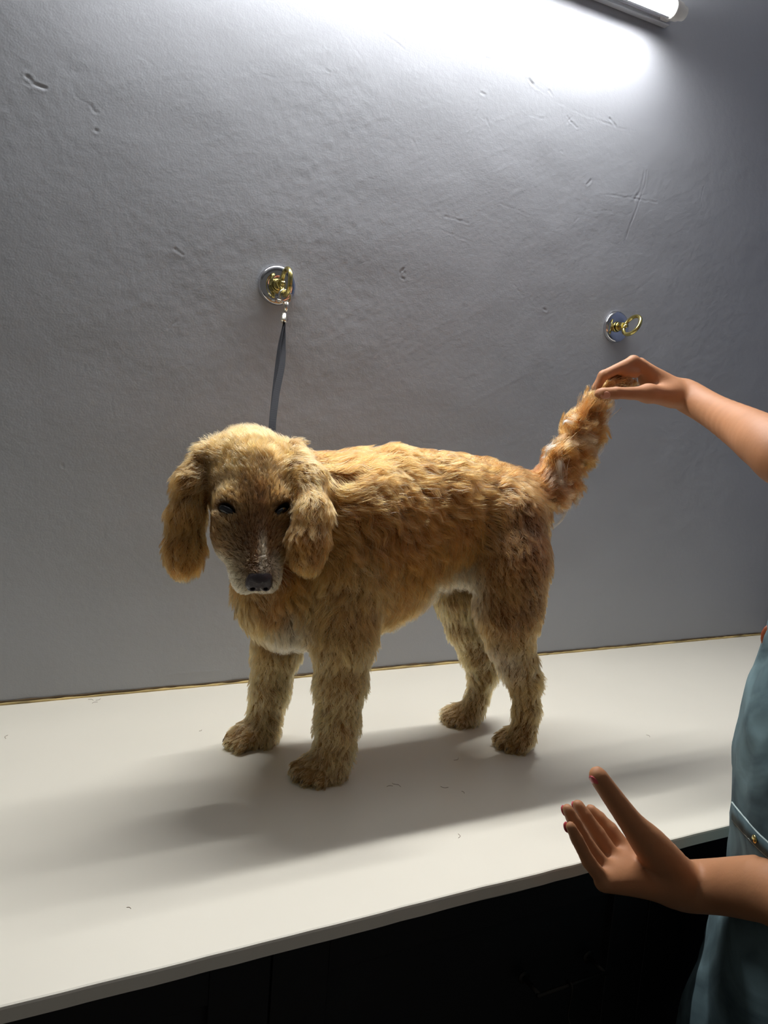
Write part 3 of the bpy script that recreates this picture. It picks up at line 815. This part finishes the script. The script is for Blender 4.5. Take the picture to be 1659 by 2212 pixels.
# face
mixc(inh * np.clip(1 - np.abs(HLc[:, 1]) / 0.016, 0, 1) * np.clip((HLc[:, 0] - 0.0) / 0.03, 0, 1) * (HLc[:, 2] > 0) * np.clip((0.10 - HLc[:, 0]) / 0.03, 0, 1) * np.clip(0.4 + 0.5 * vnoise(DV, 55, 73), 0, 1), DARK * 2.2)
mixc(inh * np.clip(1.25 - np.abs(HLc[:, 1] - 0.004) / (0.0040 + 0.05 * np.clip(HLc[:, 0] - 0.085, 0, 1)), 0, 1) * np.clip((HLc[:, 0] - 0.080) / 0.03, 0, 1) * (HLc[:, 2] > 0) * np.clip(0.7 + 0.5 * vnoise(DV, 120, 72), 0, 1), CREAM * .8)
nz_ = 0.5 * vnoise(DV, 90, 71)
mixc(inh * np.clip((HLc[:, 0] - 0.100 - 2.0 * (HLc[:, 2] + 0.006)) / 0.03 + nz_ * .4, 0, 1) * 0.75, MUZ * .5 + CREAM * .5)
mixc(inh * blob(hd(0.130, 0.019, 0.004), 0.013) * .8, CREAM)
for e in EYE:
    Re = EYER[0] if e is EYE[0] else EYER[1]
    de = np.linalg.norm(((DV - e) @ Re) / np.array([0.0124, 0.0052, 0.02]), axis=1); mixc(inh * np.clip((1.15 - de) / 0.25, 0, 1), RIM)
    mixc(inh * blob(e - mdir * 0.024 + udir * 0.006, 0.010, (1.4, 1, 1)) * 0.6, PALE)
colr *= (1 + 0.12 * vnoise(DV, 60, 51) + 0.14 * vnoise(DV, 20, 52))[:, None]
leg_ = np.char.startswith(regn.astype(str), 'front') | np.char.startswith(regn.astype(str), 'hind')
mixc(leg_ * np.clip(1.3 * vnoise(DV * np.array([1, 1, .6]), 38, 53) - .25, 0, 1) * 0.45, DEEP)
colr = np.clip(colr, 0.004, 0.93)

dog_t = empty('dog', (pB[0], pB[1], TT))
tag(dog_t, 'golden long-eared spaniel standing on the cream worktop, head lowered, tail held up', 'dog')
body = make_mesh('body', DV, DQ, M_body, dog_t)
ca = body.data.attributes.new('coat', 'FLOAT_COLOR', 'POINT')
ca.data.foreach_set('color', np.hstack([colr * 0.42, np.ones((len(DV), 1))]).astype(np.float32).ravel())  # skin colour darkened to paint in the shade at the strand roots

# ---- fur strands
tri = np.vstack([DQ[:, [0, 1, 2]], DQ[:, [0, 2, 3]]])
tA = np.cross(DV[tri[:, 1]] - DV[tri[:, 0]], DV[tri[:, 2]] - DV[tri[:, 0]]); tarea = np.linalg.norm(tA, axis=1) / 2
DENS = dict(body=1.3, head=3.0, ear_left=1.5, ear_right=1.5, tail=1.6, front_leg_far=1.2, front_leg_near=1.2, hind_leg_near=1.2, hind_leg_far=1.2)

def build_curves(name, P, rad_, col, parent, mat=None):
    n, k, _ = P.shape
    hc = bpy.data.hair_curves.new(name)
    hc.add_curves([k] * n)
    hc.attributes['position'].data.foreach_set('vector', P.astype(np.float32).ravel())
    ra_ = hc.attributes.get('radius') or hc.attributes.new('radius', 'FLOAT', 'POINT')
    ra_.data.foreach_set('value', rad_.astype(np.float32).ravel())
    c = hc.attributes.new('coat', 'FLOAT_COLOR', 'CURVE')
    c.data.foreach_set('color', np.hstack([col, np.ones((n, 1))]).astype(np.float32).ravel())
    hc.materials.append(mat or M_fur)
    o = bpy.data.objects.new(name, hc); COL.objects.link(o)
    o.parent = parent; o.matrix_parent_inverse = parent.matrix_basis.inverted() if parent.type == 'EMPTY' else Matrix.Identity(4)
    return o

def grow(name, regs, per_m2=300000, parent=dog_t, K=9, clump=0.6, gsize=0.0065, rr=0.00019):
    ok = np.isin(regn[tri[:, 0]], regs)
    T_ = tri[ok]; A_ = tarea[ok]
    n = int(A_.sum() * per_m2 * DENS[regs[0]])
    pk = rng.choice(len(T_), n, p=A_ / A_.sum())
    u = rng.random((n, 2)); fl = u.sum(1) > 1; u[fl] = 1 - u[fl]
    B = np.stack([1 - u.sum(1), u[:, 0], u[:, 1]], 1)
    I = T_[pk]
    def ip(a): return np.einsum('nk,nk...->n...', B, a[I])
    root = ip(DV); nor = ip(DN); nor /= np.linalg.norm(nor, axis=1)[:, None]
    fw = ip(flow); L = ip(length); C_ = ip(colr); wv_ = ip(wave); lf = ip(lift)
    if name == 'body_fur':
        lat = np.clip((nor[:, 2] + 0.1) / 0.9, 0, 1)[:, None]      # spine: hair runs back; flank: hair hangs
        bk = np.clip((root[:, 0:1] - 0.30) / 0.12, 0, 1)
        fw = fw * (1 - bk) + (np.array([0.95, 0, -0.25]) * lat + np.array([0.30, 0, -0.95]) * (1 - lat)) * bk
    # wander the flow so that locks cross and swirl
    fw = fw + 0.35 * np.stack([vnoise(root, 26, 61), vnoise(root, 26, 62), vnoise(root, 26, 63)], 1) * wv_[:, None]
    fw = fw + 0.16 * rng.normal(size=fw.shape)
    fw -= nor * (fw * nor).sum(1)[:, None]
    ln_ = np.linalg.norm(fw, axis=1)[:, None]; fw /= ln_ + 1e-6
    eyed = np.min([np.linalg.norm(((root - e) @ R0) / np.array([0.0120, 0.0060, 0.016]), axis=1) for e, R0 in zip(EYE, EYER)], axis=0) * 0.0105
    keep = (eyed > 0.0105) & (np.linalg.norm(((root - hd(0.1485, 0, 0.005)) @ HR) / np.array([0.0125, 0.0155, 0.0135]), axis=1) > 1.0)
    root, nor, fw, L, C_, wv_, lf, eyed = [x[keep] for x in (root, nor, fw, L, C_, wv_, lf, eyed)]
    n = len(root)
    L = L * rng.uniform(0.65, 1.15, n) * (1 + 0.25 * vnoise(root, 45, 64)) * np.clip((eyed - 0.006) / 0.012, 0.35, 1)
    # clump guides
    ng = max(8, int(A_.sum() / gsize ** 2))
    gi = rng.choice(n, min(ng, n), replace=False)
    kd = kdtree.KDTree(len(gi))
    for j, g in enumerate(gi): kd.insert(root[g], j)
    kd.balance()
    own = np.array([kd.find(r_)[1] for r_ in root])
    s_ = np.linspace(0, 1, K)
    ph = 4.0 * vnoise(root, 30, 65) + 2.0 * vnoise(root, 75, 66) + rng.normal(0, 0.35, n); fr = rng.uniform(1.0, 1.4, n)
    bi = np.cross(nor, fw)
    P = np.zeros((n, K, 3)); P[:, 0] = root - nor * 0.0003
    lift0 = np.clip(lf * rng.uniform(0.6, 1.5, n), 0.04, 1)
    for k in range(1, K):
        t = s_[k]
        d = fw + nor * (lift0 * (1 - 0.9 * t))[:, None] + np.array([0, 0, -0.22]) * t
        d = d + bi * (0.75 * wv_ * np.sin(ph + fr * 5.5 * t))[:, None] + nor * (0.16 * wv_ * (1 + np.cos(ph + fr * 5.5 * t)))[:, None]
        d /= np.linalg.norm(d, axis=1)[:, None]
        P[:, k] = P[:, k - 1] + d * (L / (K - 1))[:, None]
    G = P[gi][own]
    w = (clump * np.clip(rng.normal(1, 0.15, n), 0.3, 1.15))[:, None] * (s_[None] ** 0.9)
    w = np.clip(w, 0, 0.96)[:, :, None]
    off = (root - G[:, 0])[:, None]
    scaleL = np.ones((n, 1, 1))
    P = P * (1 - w) + (G + off * 0.25 * (1 - s_[None, :, None])) * w
    P[:, :, 2] = np.maximum(P[:, :, 2], TT + 0.0004)
    gj = rng.normal(1, 0.22, len(gi))
    C_ = C_ * (gj[own] * rng.normal(1, 0.10, n))[:, None]
    pale = (rng.random(n) < (0.04 if name == 'head_fur' else 0.10))[:, None]
    C_ = np.where(pale, C_ * 0.55 + CREAM * 0.45, C_)
    C_ = np.clip(C_, 0.01, 0.92)
    R_ = (rr * (1 - 0.75 * s_ ** 1.6))[None] * rng.uniform(0.8, 1.2, (n, 1))
    return build_curves(name, P, R_, C_, parent)

grow('body_fur', ['body'], gsize=0.0095, clump=0.68)
grow('head_fur', ['head'], clump=0.5, gsize=0.004, rr=0.00019, K=7)
grow('ear_fur', ['ear_left'], parent=dog_t)
grow('ear_fur', ['ear_right'], parent=dog_t)
grow('tail_fur', ['tail'], gsize=0.009, clump=0.7)
for r_ in ('front_leg_far', 'front_leg_near', 'hind_leg_near', 'hind_leg_far'):
    grow('leg_fur', [r_], clump=0.66, gsize=0.007)

# loose cream wisps on the tail, tips turned in curls
def wisps(name, specs, rr=0.00022, parent=dog_t, col=CREAM):
    Ps = []; Cs = []
    for pts, n, spread0 in specs:
        spread = spread0; n = max(1, int(n * 0.85))
        base = spline(pts, 6)[:]
        idx = np.linspace(0, len(base) - 1, 12); q_ = np.stack([np.interp(idx, np.arange(len(base)), base[:, c]) for c in range(3)], 1)
        for i in range(n):
            o1 = rng.normal(0, spread, 3); o2 = rng.normal(0, spread * 0.8, 3); t = np.linspace(0, 1, 12)[:, None]
            spread = spread0 * rng.choice([0.6, 1.0, 1.9]); w_ = rng.normal(0, spread * .5, 3) * np.sin(t * rng.uniform(3, 7) + rng.uniform(0, 6))
            L_ = rng.uniform(0.7, 1.0); qq = np.stack([np.interp(np.linspace(0, L_, 12), np.linspace(0, 1, 12), q_[:, c]) for c in range(3)], 1)
            Ps.append(qq + o1 * (1 - t) + o2 * t * 0.6 + w_); Cs.append(np.clip(np.array(col) * rng.normal(1, 0.1), 0, .93))
    P = np.array(Ps)
    R_ = np.broadcast_to((rr * (1 - 0.7 * np.linspace(0, 1, 12) ** 2))[None], P.shape[:2])
    return build_curves(name, P, R_, np.array(Cs), parent)
A = lambda l, y=-0.362: [at(x, yy, y) for x, yy in l]
wisps('tail_wisps', [
    (A([(1208, 995), (1212, 1030), (1214, 1070), (1205, 1105)], -0.375), 130, 0.0028),
    (A([(1215, 1050), (1238, 1062), (1247, 1078), (1243, 1100)]), 130, 0.0025),
    (A([(1205, 1080), (1222, 1098), (1212, 1125), (1182, 1150)]), 70, 0.0016),
    (A([(1190, 1075), (1212, 1092), (1232, 1098)]), 160, 0.0035),
    (A([(1225, 1060), (1240, 1055), (1262, 1015)]), 70, 0.0035),
    (A([(1245, 985), (1275, 985), (1298, 965), (1296, 945)]), 120, 0.004),
    (A([(1240, 915), (1222, 908), (1215, 920)]), 30, 0.0015),
    (A([(1235, 900), (1262, 905), (1270, 925)]), 50, 0.003),
    (A([(1262, 930), (1290, 925), (1305, 900), (1318, 895)]), 120, 0.004),
    (A([(1200, 960), (1182, 970), (1178, 985), (1168, 990)]), 28, 0.002),
    (A([(1290, 880), (1285, 905), (1272, 925)]), 80, 0.0025),
    (A([(1325, 868), (1322, 885), (1310, 900)]), 50, 0.002),
    (A([(1225, 1000), (1262, 1005), (1274, 985), (1268, 972)]), 90, 0.003),
], col=CREAM * .85)
wisps('tail_wisps', [
    (A([(1270, 860), (1255, 895), (1250, 925), (1262, 950)]), 160, 0.0035),
    (A([(1300, 870), (1290, 910), (1262, 950)]), 160, 0.004),
    (A([(1215, 960), (1195, 985), (1225, 1000), (1255, 1002)]), 200, 0.004),
    (A([(1180, 1040), (1165, 1070), (1180, 1110)]), 160, 0.005),
    (A([(1235, 950), (1255, 975), (1240, 1000)]), 160, 0.004),
    (A([(1345, 823), (1320, 832), (1295, 852), (1268, 885)], -0.358), 200, 0.0022),
], col=DEEP * .6 + GOLD * .4)
# whiskers and brow hairs
wk = []
for i, (x0, y0, x1, y1) in enumerate([(606, 1215, 655, 1180), (608, 1225, 640, 1245), (604, 1240, 622, 1270), (600, 1248, 614, 1285), (609, 1205, 660, 1190), (600, 1253, 602, 1280), (607, 1232, 632, 1258)]):
    wk.append(([at(x0, y0, -0.415), at((x0 + x1) / 2, (y0 + y1) / 2 - 3, -0.43), at(x1, y1, -0.43)], 1, 0.0003))
wisps('whiskers', wk, rr=0.00016)

# nose, eyes, claws
ns = Sdf()
NO = lambda a_, b_, c_: hd(a_ + 0.001, b_, c_ + 0.0045)
q_ = rg('n', (0, 0, 1), 0, RIM)
ns.ell(NO(0.1475, 0, 0.002), (0.0110, 0.0155, 0.0125), 0.004, R=HR, **q_)
ns.ell(NO(0.1515, 0.0082, -0.004), (0.0085, 0.0078, 0.0095), 0.004, R=HR, **q_)
ns.ell(NO(0.1515, -0.0082, -0.004), (0.0085, 0.0078, 0.0095), 0.004, R=HR, **q_)
ns.ell(NO(0.1500, 0, -0.010), (0.0075, 0.0065, 0.0060), 0.004, R=HR, **q_)
for sg in (-1, 1):
    ns.cap(NO(0.172, 0.0070 * sg, 0.0045), NO(0.1540, 0.0078 * sg, -0.0045), 0.0034, 0.0026, 0.002, None, sub=True, **q_)
    ns.cap(NO(0.162, 0.0100 * sg, -0.001), NO(0.156, 0.0165 * sg, -0.006), 0.0018, 0.001, 0.002, None, sub=True, **q_)
ns.cap(NO(0.163, 0, 0.000), NO(0.160, 0, -0.018), 0.0008, 0.0008, 0.002, None, sub=True, **q_)
nV, nQ = ns.mesh(0.0006, 2)
make_mesh('nose', nV, nQ, M_nose, dog_t)
def sphere(c, r, R=None, n=28):
    V = []; F = []
    R = np.eye(3) if R is None else R; r = np.array(r) * np.ones(3)
    m = n // 2
    for j in range(m + 1):
        for i in range(n):
            a, b_ = math.pi * j / m, 2 * math.pi * i / n
            V.append(c + R @ (r * np.array([math.sin(a) * math.cos(b_), math.sin(a) * math.sin(b_), math.cos(a)])))
    for j in range(m):
        for i in range(n):
            F.append((j * n + i, (j + 1) * n + i, (j + 1) * n + (i + 1) % n, j * n + (i + 1) % n))
    return V, F
for e, Re in zip(EYE, EYER):
    V, F = sphere(e - udir * 0.0010, (0.0120, 0.0066, 0.0086), Re)
    make_mesh('eye', V, F, M_eye, dog_t)
for c, d in CLAWS:
    mb = MB().tube([c - d * 0.003, c + d * 0.001 + UPv * 0.0005, c + d * 0.0045 - UPv * 0.003, c + d * 0.006 - UPv * 0.007], [0.0017, 0.0016, 0.0011, 0.0004], 8)
    mb.build('claw', M_claw, dog_t)

# noose of the leash round the neck, under the coat
NA = at(600, 1045, -0.322); NB_ = at(690, 1100, -0.325); nd = NB_ - NA; nd /= np.linalg.norm(nd)
nc_ = NA * 0.8 + NB_ * 0.2
nu = np.cross(nd, (0, 1.0, 0)); nu /= np.linalg.norm(nu); nv = np.cross(nd, nu)
lp = [nc_ + (nu * math.cos(a) + nv * math.sin(a)) * 0.058 for a in np.linspace(0, 2 * math.pi, 28)]
ml_ = MB()
for j in range(27):
    a, b_ = lp[j], lp[j + 1]; oa = (a - nc_) / 0.058; ob = (b_ - nc_) / 0.058
    ml_.add([a - nd * .005, b_ - nd * .005, b_ + nd * .005, a + nd * .005, a - nd * .005 + oa * .0012, b_ - nd * .005 + ob * .0012, b_ + nd * .005 + ob * .0012, a + nd * .005 + oa * .0012],
            [(0, 1, 2, 3), (7, 6, 5, 4), (0, 4, 5, 1), (3, 2, 6, 7)])
ml_.build('neck_loop', M_strap, leash)

# ------------------------------------------------------------------ the person at the right
BX, BY = 0.889, -0.853        # middle of the body
pc = empty('person', (BX, BY, 0.0))
tag(pc, 'person in a denim apron at the right edge, holding up the tail of the dog', 'person')
sk = rg('p', (0, 0, 1), 0, CREAM)
pp = Sdf()
# face of the person turns towards the dog
fd = np.array([-0.35, 0.94, 0.0]); fd /= np.linalg.norm(fd); sd = np.array([fd[1], -fd[0], 0])   # sd: the person's right
Bc = lambda r_, f_, z: np.array([BX, BY, 0]) + sd * r_ + fd * f_ + np.array([0, 0, z])
# right arm, hand up at the tail
wr = at(1478, 852, -0.372)
elb = at(1735, 995, -0.655)
shR = Bc(0.17, -0.02, 1.33)
q1 = at(1540, 888, -0.44); q2 = at(1610, 928, -0.53)
pp.chain([(wr, 0.0262), (q1, 0.0262), (q2, 0.0325), (at(1662, 960, -0.60), 0.0375), (elb, 0.042), (shR * 0.5 + elb * 0.5, 0.045), (shR, 0.052)], 0.02, 5, **sk)
# palm
mcp = [at(1368, 781, -0.352), at(1382, 786, -0.335), at(1396, 796, -0.318), at(1408, 808, -0.303)]
for i, m_ in enumerate(mcp):
    pp.cap(wr * 0.75 + at(1440, 836, -0.34) * 0.25 + np.array([0, 0.006 * i, 0]), m_, 0.0165, 0.0105, 0.011, None, **sk)
pp.cap(at(1448, 845, -0.372), at(1400, 822, -0.352), 0.0205, 0.0155, 0.014, None, **sk)
# index
f1 = [(mcp[0], 0.0098), (at(1303, 811, -0.358), 0.0080), (at(1288, 838, -0.352), 0.0070), (at(1286, 852, -0.346), 0.0062)]
pp.chain(f1, 0.004, **sk)
pp.chain([(mcp[1], 0.0098), (at(1310, 812, -0.338), 0.0080), (at(1300, 840, -0.336), 0.0070), (at(1306, 858, -0.336), 0.0062)], 0.003, **sk)
pp.chain([(mcp[2], 0.0095), (at(1330, 812, -0.322), 0.0078), (at(1335, 838, -0.322), 0.0070), (at(1352, 842, -0.326), 0.0062)], 0.003, **sk)
pp.chain([(mcp[3], 0.0088), (at(1352, 806, -0.306), 0.0068), (at(1356, 830, -0.306), 0.0062), (at(1370, 834, -0.312), 0.0055)], 0.003, **sk)
# folded middle finger seen in the gap, web between thumb and index
pp.cap(at(1372, 806, -0.358), at(1348, 806, -0.358), 0.0085, 0.0070, 0.006, None, **sk)
# thumb
pp.chain([(at(1452, 856, -0.380), 0.0190), (at(1400, 850, -0.382), 0.0135), (at(1362, 850, -0.384), 0.0098)], 0.012, **sk)
pp.chain([(at(1362, 850, -0.384), 0.0098), (at(1330, 849, -0.384), 0.0096), (at(1300, 850, -0.378), 0.0088), (at(1293, 850, -0.374), 0.0070)], 0.003, **sk)

# left arm and open hand in front of the counter edge
wl = at(1475, 1915, -0.745)
el = at(1850, 1935, -0.92)
shL = Bc(-0.17, -0.02, 1.33)
pp.chain([(wl, 0.0265), (at(1560, 1915, -0.78), 0.0285), (at(1650, 1920, -0.83), 0.0325), (el, 0.040), (el * .5 + shL * .5, 0.043), (shL, 0.052)], 0.015, 5, **sk)
ml = [at(1352, 1838, -0.715), at(1328, 1858, -0.722), at(1310, 1880, -0.733), at(1306, 1904, -0.746)]
for m_ in ml:
    pp.cap(at(1452, 1905, -0.745), m_, 0.0200, 0.0115, 0.013, None, **sk)
tips = [[(1318, 1792, -0.700), (1292, 1765, -0.690), (1276, 1748, -0.684)],
        [(1290, 1800, -0.708), (1262, 1760, -0.700), (1248, 1738, -0.695)],
        [(1268, 1825, -0.722), (1240, 1775, -0.716), (1226, 1748, -0.712)],
        [(1272, 1862, -0.742), (1246, 1812, -0.738), (1232, 1785, -0.736)]]
for i, (m_, t3) in enumerate(zip(ml, tips)):
    a = (0.0096, 0.0098, 0.0095, 0.0085)[i]
    pp.chain([(m_, a), (at(*t3[0]), a * .88), (at(*t3[1]), a * .78), (at(*t3[2]), a * .66)], 0.0025, **sk)
pp.chain([(at(1455, 1885, -0.750), 0.0225), (at(1405, 1825, -0.750), 0.0185), (at(1368, 1782, -0.748), 0.0132), (at(1328, 1728, -0.744), 0.0108), (at(1297, 1684, -0.740), 0.0092), (at(1289, 1672, -0.739), 0.0075)], 0.012, 4, **sk)
# trunk, neck, head
pp.cap(Bc(0, 0, 0.98), Bc(0, 0, 1.30), 0.105, 0.12, 0.05, (fd, 0.8), **sk)
pp.cap(shL, shR, 0.055, 0.055, 0.05, None, **sk)
pp.cap(Bc(0, 0, 1.33), Bc(0, 0.02, 1.47), 0.055, 0.05, 0.03, None, **sk)
Hc = Bc(0, 0.045, 1.56)
Rh = np.stack([fd, sd, UPv], 1)
pp.ell(Hc, (0.092, 0.075, 0.115), 0.02, R=Rh, **sk)
pp.cap(Hc + fd * 0.06 - UPv * 0.05, Hc + fd * 0.07 - UPv * 0.085, 0.04, 0.025, 0.02, None, **sk)
pp.cap(Hc + fd * 0.088 + UPv * 0.01, Hc + fd * 0.098 - UPv * 0.022, 0.006, 0.010, 0.008, None, **sk)
pp.cap(Hc + fd * 0.086 - UPv * 0.055 + sd * .016, Hc + fd * 0.086 - UPv * 0.055 - sd * .016, 0.009, 0.009, 0.006, None, **sk)
for s_ in (-1, 1):
    pp.ell(Hc + sd * s_ * 0.076 - fd * 0.002, (0.016, 0.008, 0.028), 0.006, R=Rh, **sk)
    pp.ell(Hc + fd * 0.084 + sd * s_ * 0.03 + UPv * 0.008, (0.012, 0.017, 0.010), 0.008, R=Rh, sub=True, **sk)
# legs
for s_ in (-1, 1):
    pp.chain([(Bc(0.085 * s_, 0, 0.95), 0.085), (Bc(0.09 * s_, 0.01, 0.48), 0.055), (Bc(0.09 * s_, -0.01, 0.09), 0.038)], 0.03, **sk)
    pp.cap(Bc(0.09 * s_, -0.02, 0.045), Bc(0.1 * s_, 0.13, 0.035), 0.04, 0.032, 0.02, None, **sk)
hV, hQ = pp.mesh(0.0032, 2)
hV[:, 2] = np.maximum(hV[:, 2], 0.002)
skin = make_mesh('body', hV, hQ, M_skin, pc)
for s_ in (-1, 1):
    V, F = sphere(Hc + fd * 0.078 + sd * s_ * 0.03 + UPv * 0.008, 0.012)
    make_mesh('eye', V, F, M_eye, pc)
hs = Sdf()
hs.ell(Hc + UPv * 0.022 - fd * 0.02, (0.092, 0.086, 0.108), 0.02, R=Rh, **sk)
hs.ell(Hc - fd * 0.105 + UPv * 0.01, (0.045, 0.05, 0.05), 0.02, R=Rh, **sk)
hs.ell(Hc + fd * 0.095 - UPv * 0.035, (0.06, 0.062, 0.10), 0.01, R=Rh, sub=True, **sk)
V, F = hs.mesh(0.005, 2); make_mesh('hair', V, F, M_black, pc)

def nail(c, R_, mat, r_=(0.0052, 0.0066, 0.0018)):
    V, F = sphere(c, r_, R_, 16); o = make_mesh('fingernail', V, F, mat, pc)
    if mat is M_nailr: o['label'] = 'red painted fingernail'
def frame(x, z):
    x = x / np.linalg.norm(x); z = z - x * (z @ x); z /= np.linalg.norm(z); return np.stack([np.cross(z, x), x, z], 1)
tc_ = (CAM - at(1300, 850, -0.378)); tc_ /= np.linalg.norm(tc_)
tx = at(1293, 850, -0.374) - at(1330, 849, -0.384)
nail(at(1308, 851, -0.380) + tc_ * 0.0070 - UPv * 0.002, frame(tx, tc_ - UPv * 0.25), M_nail, (0.0062, 0.0085, 0.0022))
ix = at(1286, 852, -0.346) - at(1288, 838, -0.352)
tx = at(1287, 1672, -0.739) - at(1325, 1730, -0.744); ln = np.cross(tx, fd); ln /= np.linalg.norm(ln)
cm = CAM - at(1293, 1683, -0.74); cm /= np.linalg.norm(cm)
nn = np.cross(tx, cm); nn /= np.linalg.norm(nn); nn = nn if nn[0] < 0 else -nn
nail(at(1293, 1683, -0.740) + (nn * .6 + cm * .5) * 0.0082, frame(tx, nn * .6 + cm * .5), M_nailr, (0.0058, 0.0085, 0.002))
for i, t3 in enumerate(tips):
    a, b_ = at(*t3[1]), at(*t3[2]); d = b_ - a; d /= np.linalg.norm(d)
    bk = np.array([-0.3, 0.8, -0.2])
    bk = bk - d * (bk @ d); bk /= np.linalg.norm(bk)
    nail(b_ - d * 0.002 + bk * 0.0055, frame(d, bk), M_nailr, (0.0045, 0.0065, 0.0016))

# clothes: rust shirt, denim apron wrapped round the body, jeans
def tors(name, levels, mat, n=96, fold=0.006, seed=80, thick=0.003, x_open=None):
    """rings round the body: (z, right-left radius, front-back radius, shift towards the table side)"""
    L = np.array(levels); zz = np.linspace(L[0, 0], L[-1, 0], 110)
    ra_, rb_2, sh, s2 = [np.interp(zz, L[:, 0], L[:, i]) for i in (1, 2, 3, 4)]
    for _ in range(3):
        for q__ in (ra_, rb_2, sh, s2): q__[1:-1] = (q__[:-2] + q__[1:-1] * 2 + q__[2:]) / 4
    V = []
    for j, z in enumerate(zz):
        for i in range(n):
            a = 2 * math.pi * i / n
            V.append((z, a, ra_[j], rb_2[j], sh[j], s2[j]))
    V = np.array(V); a = V[:, 1]
    pn = np.stack([np.cos(a) * 2.2, np.sin(a) * 2.2, V[:, 0] * 6], 1)
    pn[:, 2] += np.sin(a * 2) * 0.8
    off = fold * (vnoise(pn, 1.0, seed) + 0.6 * vnoise(pn, 2.3, seed + 1) + 0.35 * (1 - np.abs(vnoise(pn * np.array([1, 1, .5]), 4.5, seed + 3))) ** 3) + 0.0015 * vnoise(pn, 9, seed + 2)
    P = np.array([BX, BY, 0]) + sd * ((V[:, 2] + off) * np.cos(a) + V[:, 4])[:, None] + fd * ((V[:, 3] + off) * np.sin(a) + V[:, 5])[:, None] + UPv * V[:, 0][:, None]
    F = []
    m = len(zz)
    for j in range(m - 1):
        for i in range(n):
            F.append((j * n + i, j * n + (i + 1) % n, (j + 1) * n + (i + 1) % n, (j + 1) * n + i))
    o = make_mesh(name, P, F, mat, pc)
    so = o.modifiers.new('cloth', 'SOLIDIFY'); so.thickness = thick; so.offset = 1
    return o
# radii chosen so that the edge of the cloth follows the photo
apron = tors('denim_apron', [(0.50, .205, .190, 0, -.01), (0.62, .192, .178, 0, 0), (0.68, .178, .168, 0, 0), (0.74, .176, .166, 0, 0), (0.79, .166, .156, 0, 0), (0.87, .182, .160, 0, 0), (0.95, .184, .164, 0, 0), (1.02, .176, .162, 0, 0), (1.08, .164, .152, 0, -0.004), (1.20, .152, .140, 0, -.01)], M_denim)
tors('shirt', [(1.02, .136, .120, 0, -.01), (1.20, .150, .118, 0, -.01), (1.30, .185, .098, 0, -.01), (1.37, .15, .075, 0, -.01), (1.40, .07, .062, 0, 0)], M_shirt, seed=90, fold=0.004)
js = Sdf()
for s_ in (-1, 1):
    js.chain([(Bc(0.085 * s_, 0, 0.93), 0.098), (Bc(0.09 * s_, 0.01, 0.48), 0.075), (Bc(0.09 * s_, -0.01, 0.10), 0.062)], 0.02, **sk)
V, F = js.mesh(0.006, 2); make_mesh('jeans', V, F, M_denim, pc)

from mathutils.bvhtree import BVHTree
_P = [v.co.copy() for v in apron.data.vertices]
bvh = BVHTree.FromPolygons(_P, [tuple(p.vertices) for p in apron.data.polygons])
def hit(px, py, off=0.0035):
    r_ = RM @ np.array([(px - CXY[0]) / FPX, (py - CXY[1]) / FPX, 1.0])
    h_ = bvh.ray_cast(Vector(CAM), Vector(r_).normalized())
    if h_[0] is None: return None
    n_ = np.array(h_[1])
    if n_ @ r_ > 0: n_ = -n_
    return np.array(h_[0]) + n_ * off, n_
# waist tie of the apron with two stitched edges and a brass rivet
def edge(p0, p1, n=14):
    out = []
    for t in np.linspace(0, 1, n):
        q_ = hit(p0[0] + (p1[0] - p0[0]) * t, p0[1] + (p1[1] - p0[1]) * t + 6 * math.sin(t * 3.1))
        if q_ is not None: out.append(q_[0])
    return out
e1_ = edge((1580, 1724), (1690, 1842)); e2_ = edge((1580, 1760), (1690, 1872))
m = min(len(e1_), len(e2_))
if m > 3:
    e1_, e2_ = e1_[-m:], e2_[-m:]
    tie = MB().add(e1_ + e2_, [(i, i + 1, m + i + 1, m + i) for i in range(m - 1)]).build('apron_tie', M_denim, apron)
    so = tie.modifiers.new('cloth', 'SOLIDIFY'); so.thickness = 0.002; so.offset = 0
    for e_ in (e1_, e2_):
        MB().tube(spline(e_, 3), 0.0010, 6).build('stitching', M_thread, apron)
h_ = hit(1643, 1812, 0.006)
if h_: MB().lathe([(0, 0), (0.0045, 0), (0.0045, 0.001), (0.003, 0.002), (0, 0.0022)], h_[0], h_[1], 20).build('rivet', M_brass, apron)
# leather tab at the top edge of the apron
lc = at(1664, 1376, -0.728); ld = CAM - lc; ld /= np.linalg.norm(ld)
lr = np.cross(UPv, ld); lr /= np.linalg.norm(lr); lu = np.cross(ld, lr)
tb = Sdf(); RL = np.stack([lr, lu, ld], 1)
tb.ell(lc, (0.0105, 0.0155, 0.0022), 0.003, R=RL, **sk)
tb.cap(lc + lu * 0.008, lc + lu * 0.05 - ld * .02 + lr * 0.02, 0.0035, 0.0035, 0.004, (ld, .6), **sk)
V, F = tb.mesh(0.0009, 1); lt = make_mesh('leather_tab', V, F, M_leather, apron)
MB().lathe([(0, 0), (0.003, 0), (0.0025, 0.001), (0, 0.0012)], lc + ld * 0.002 - lr * 0.004, ld, 16).build('stud', M_claw, apron)
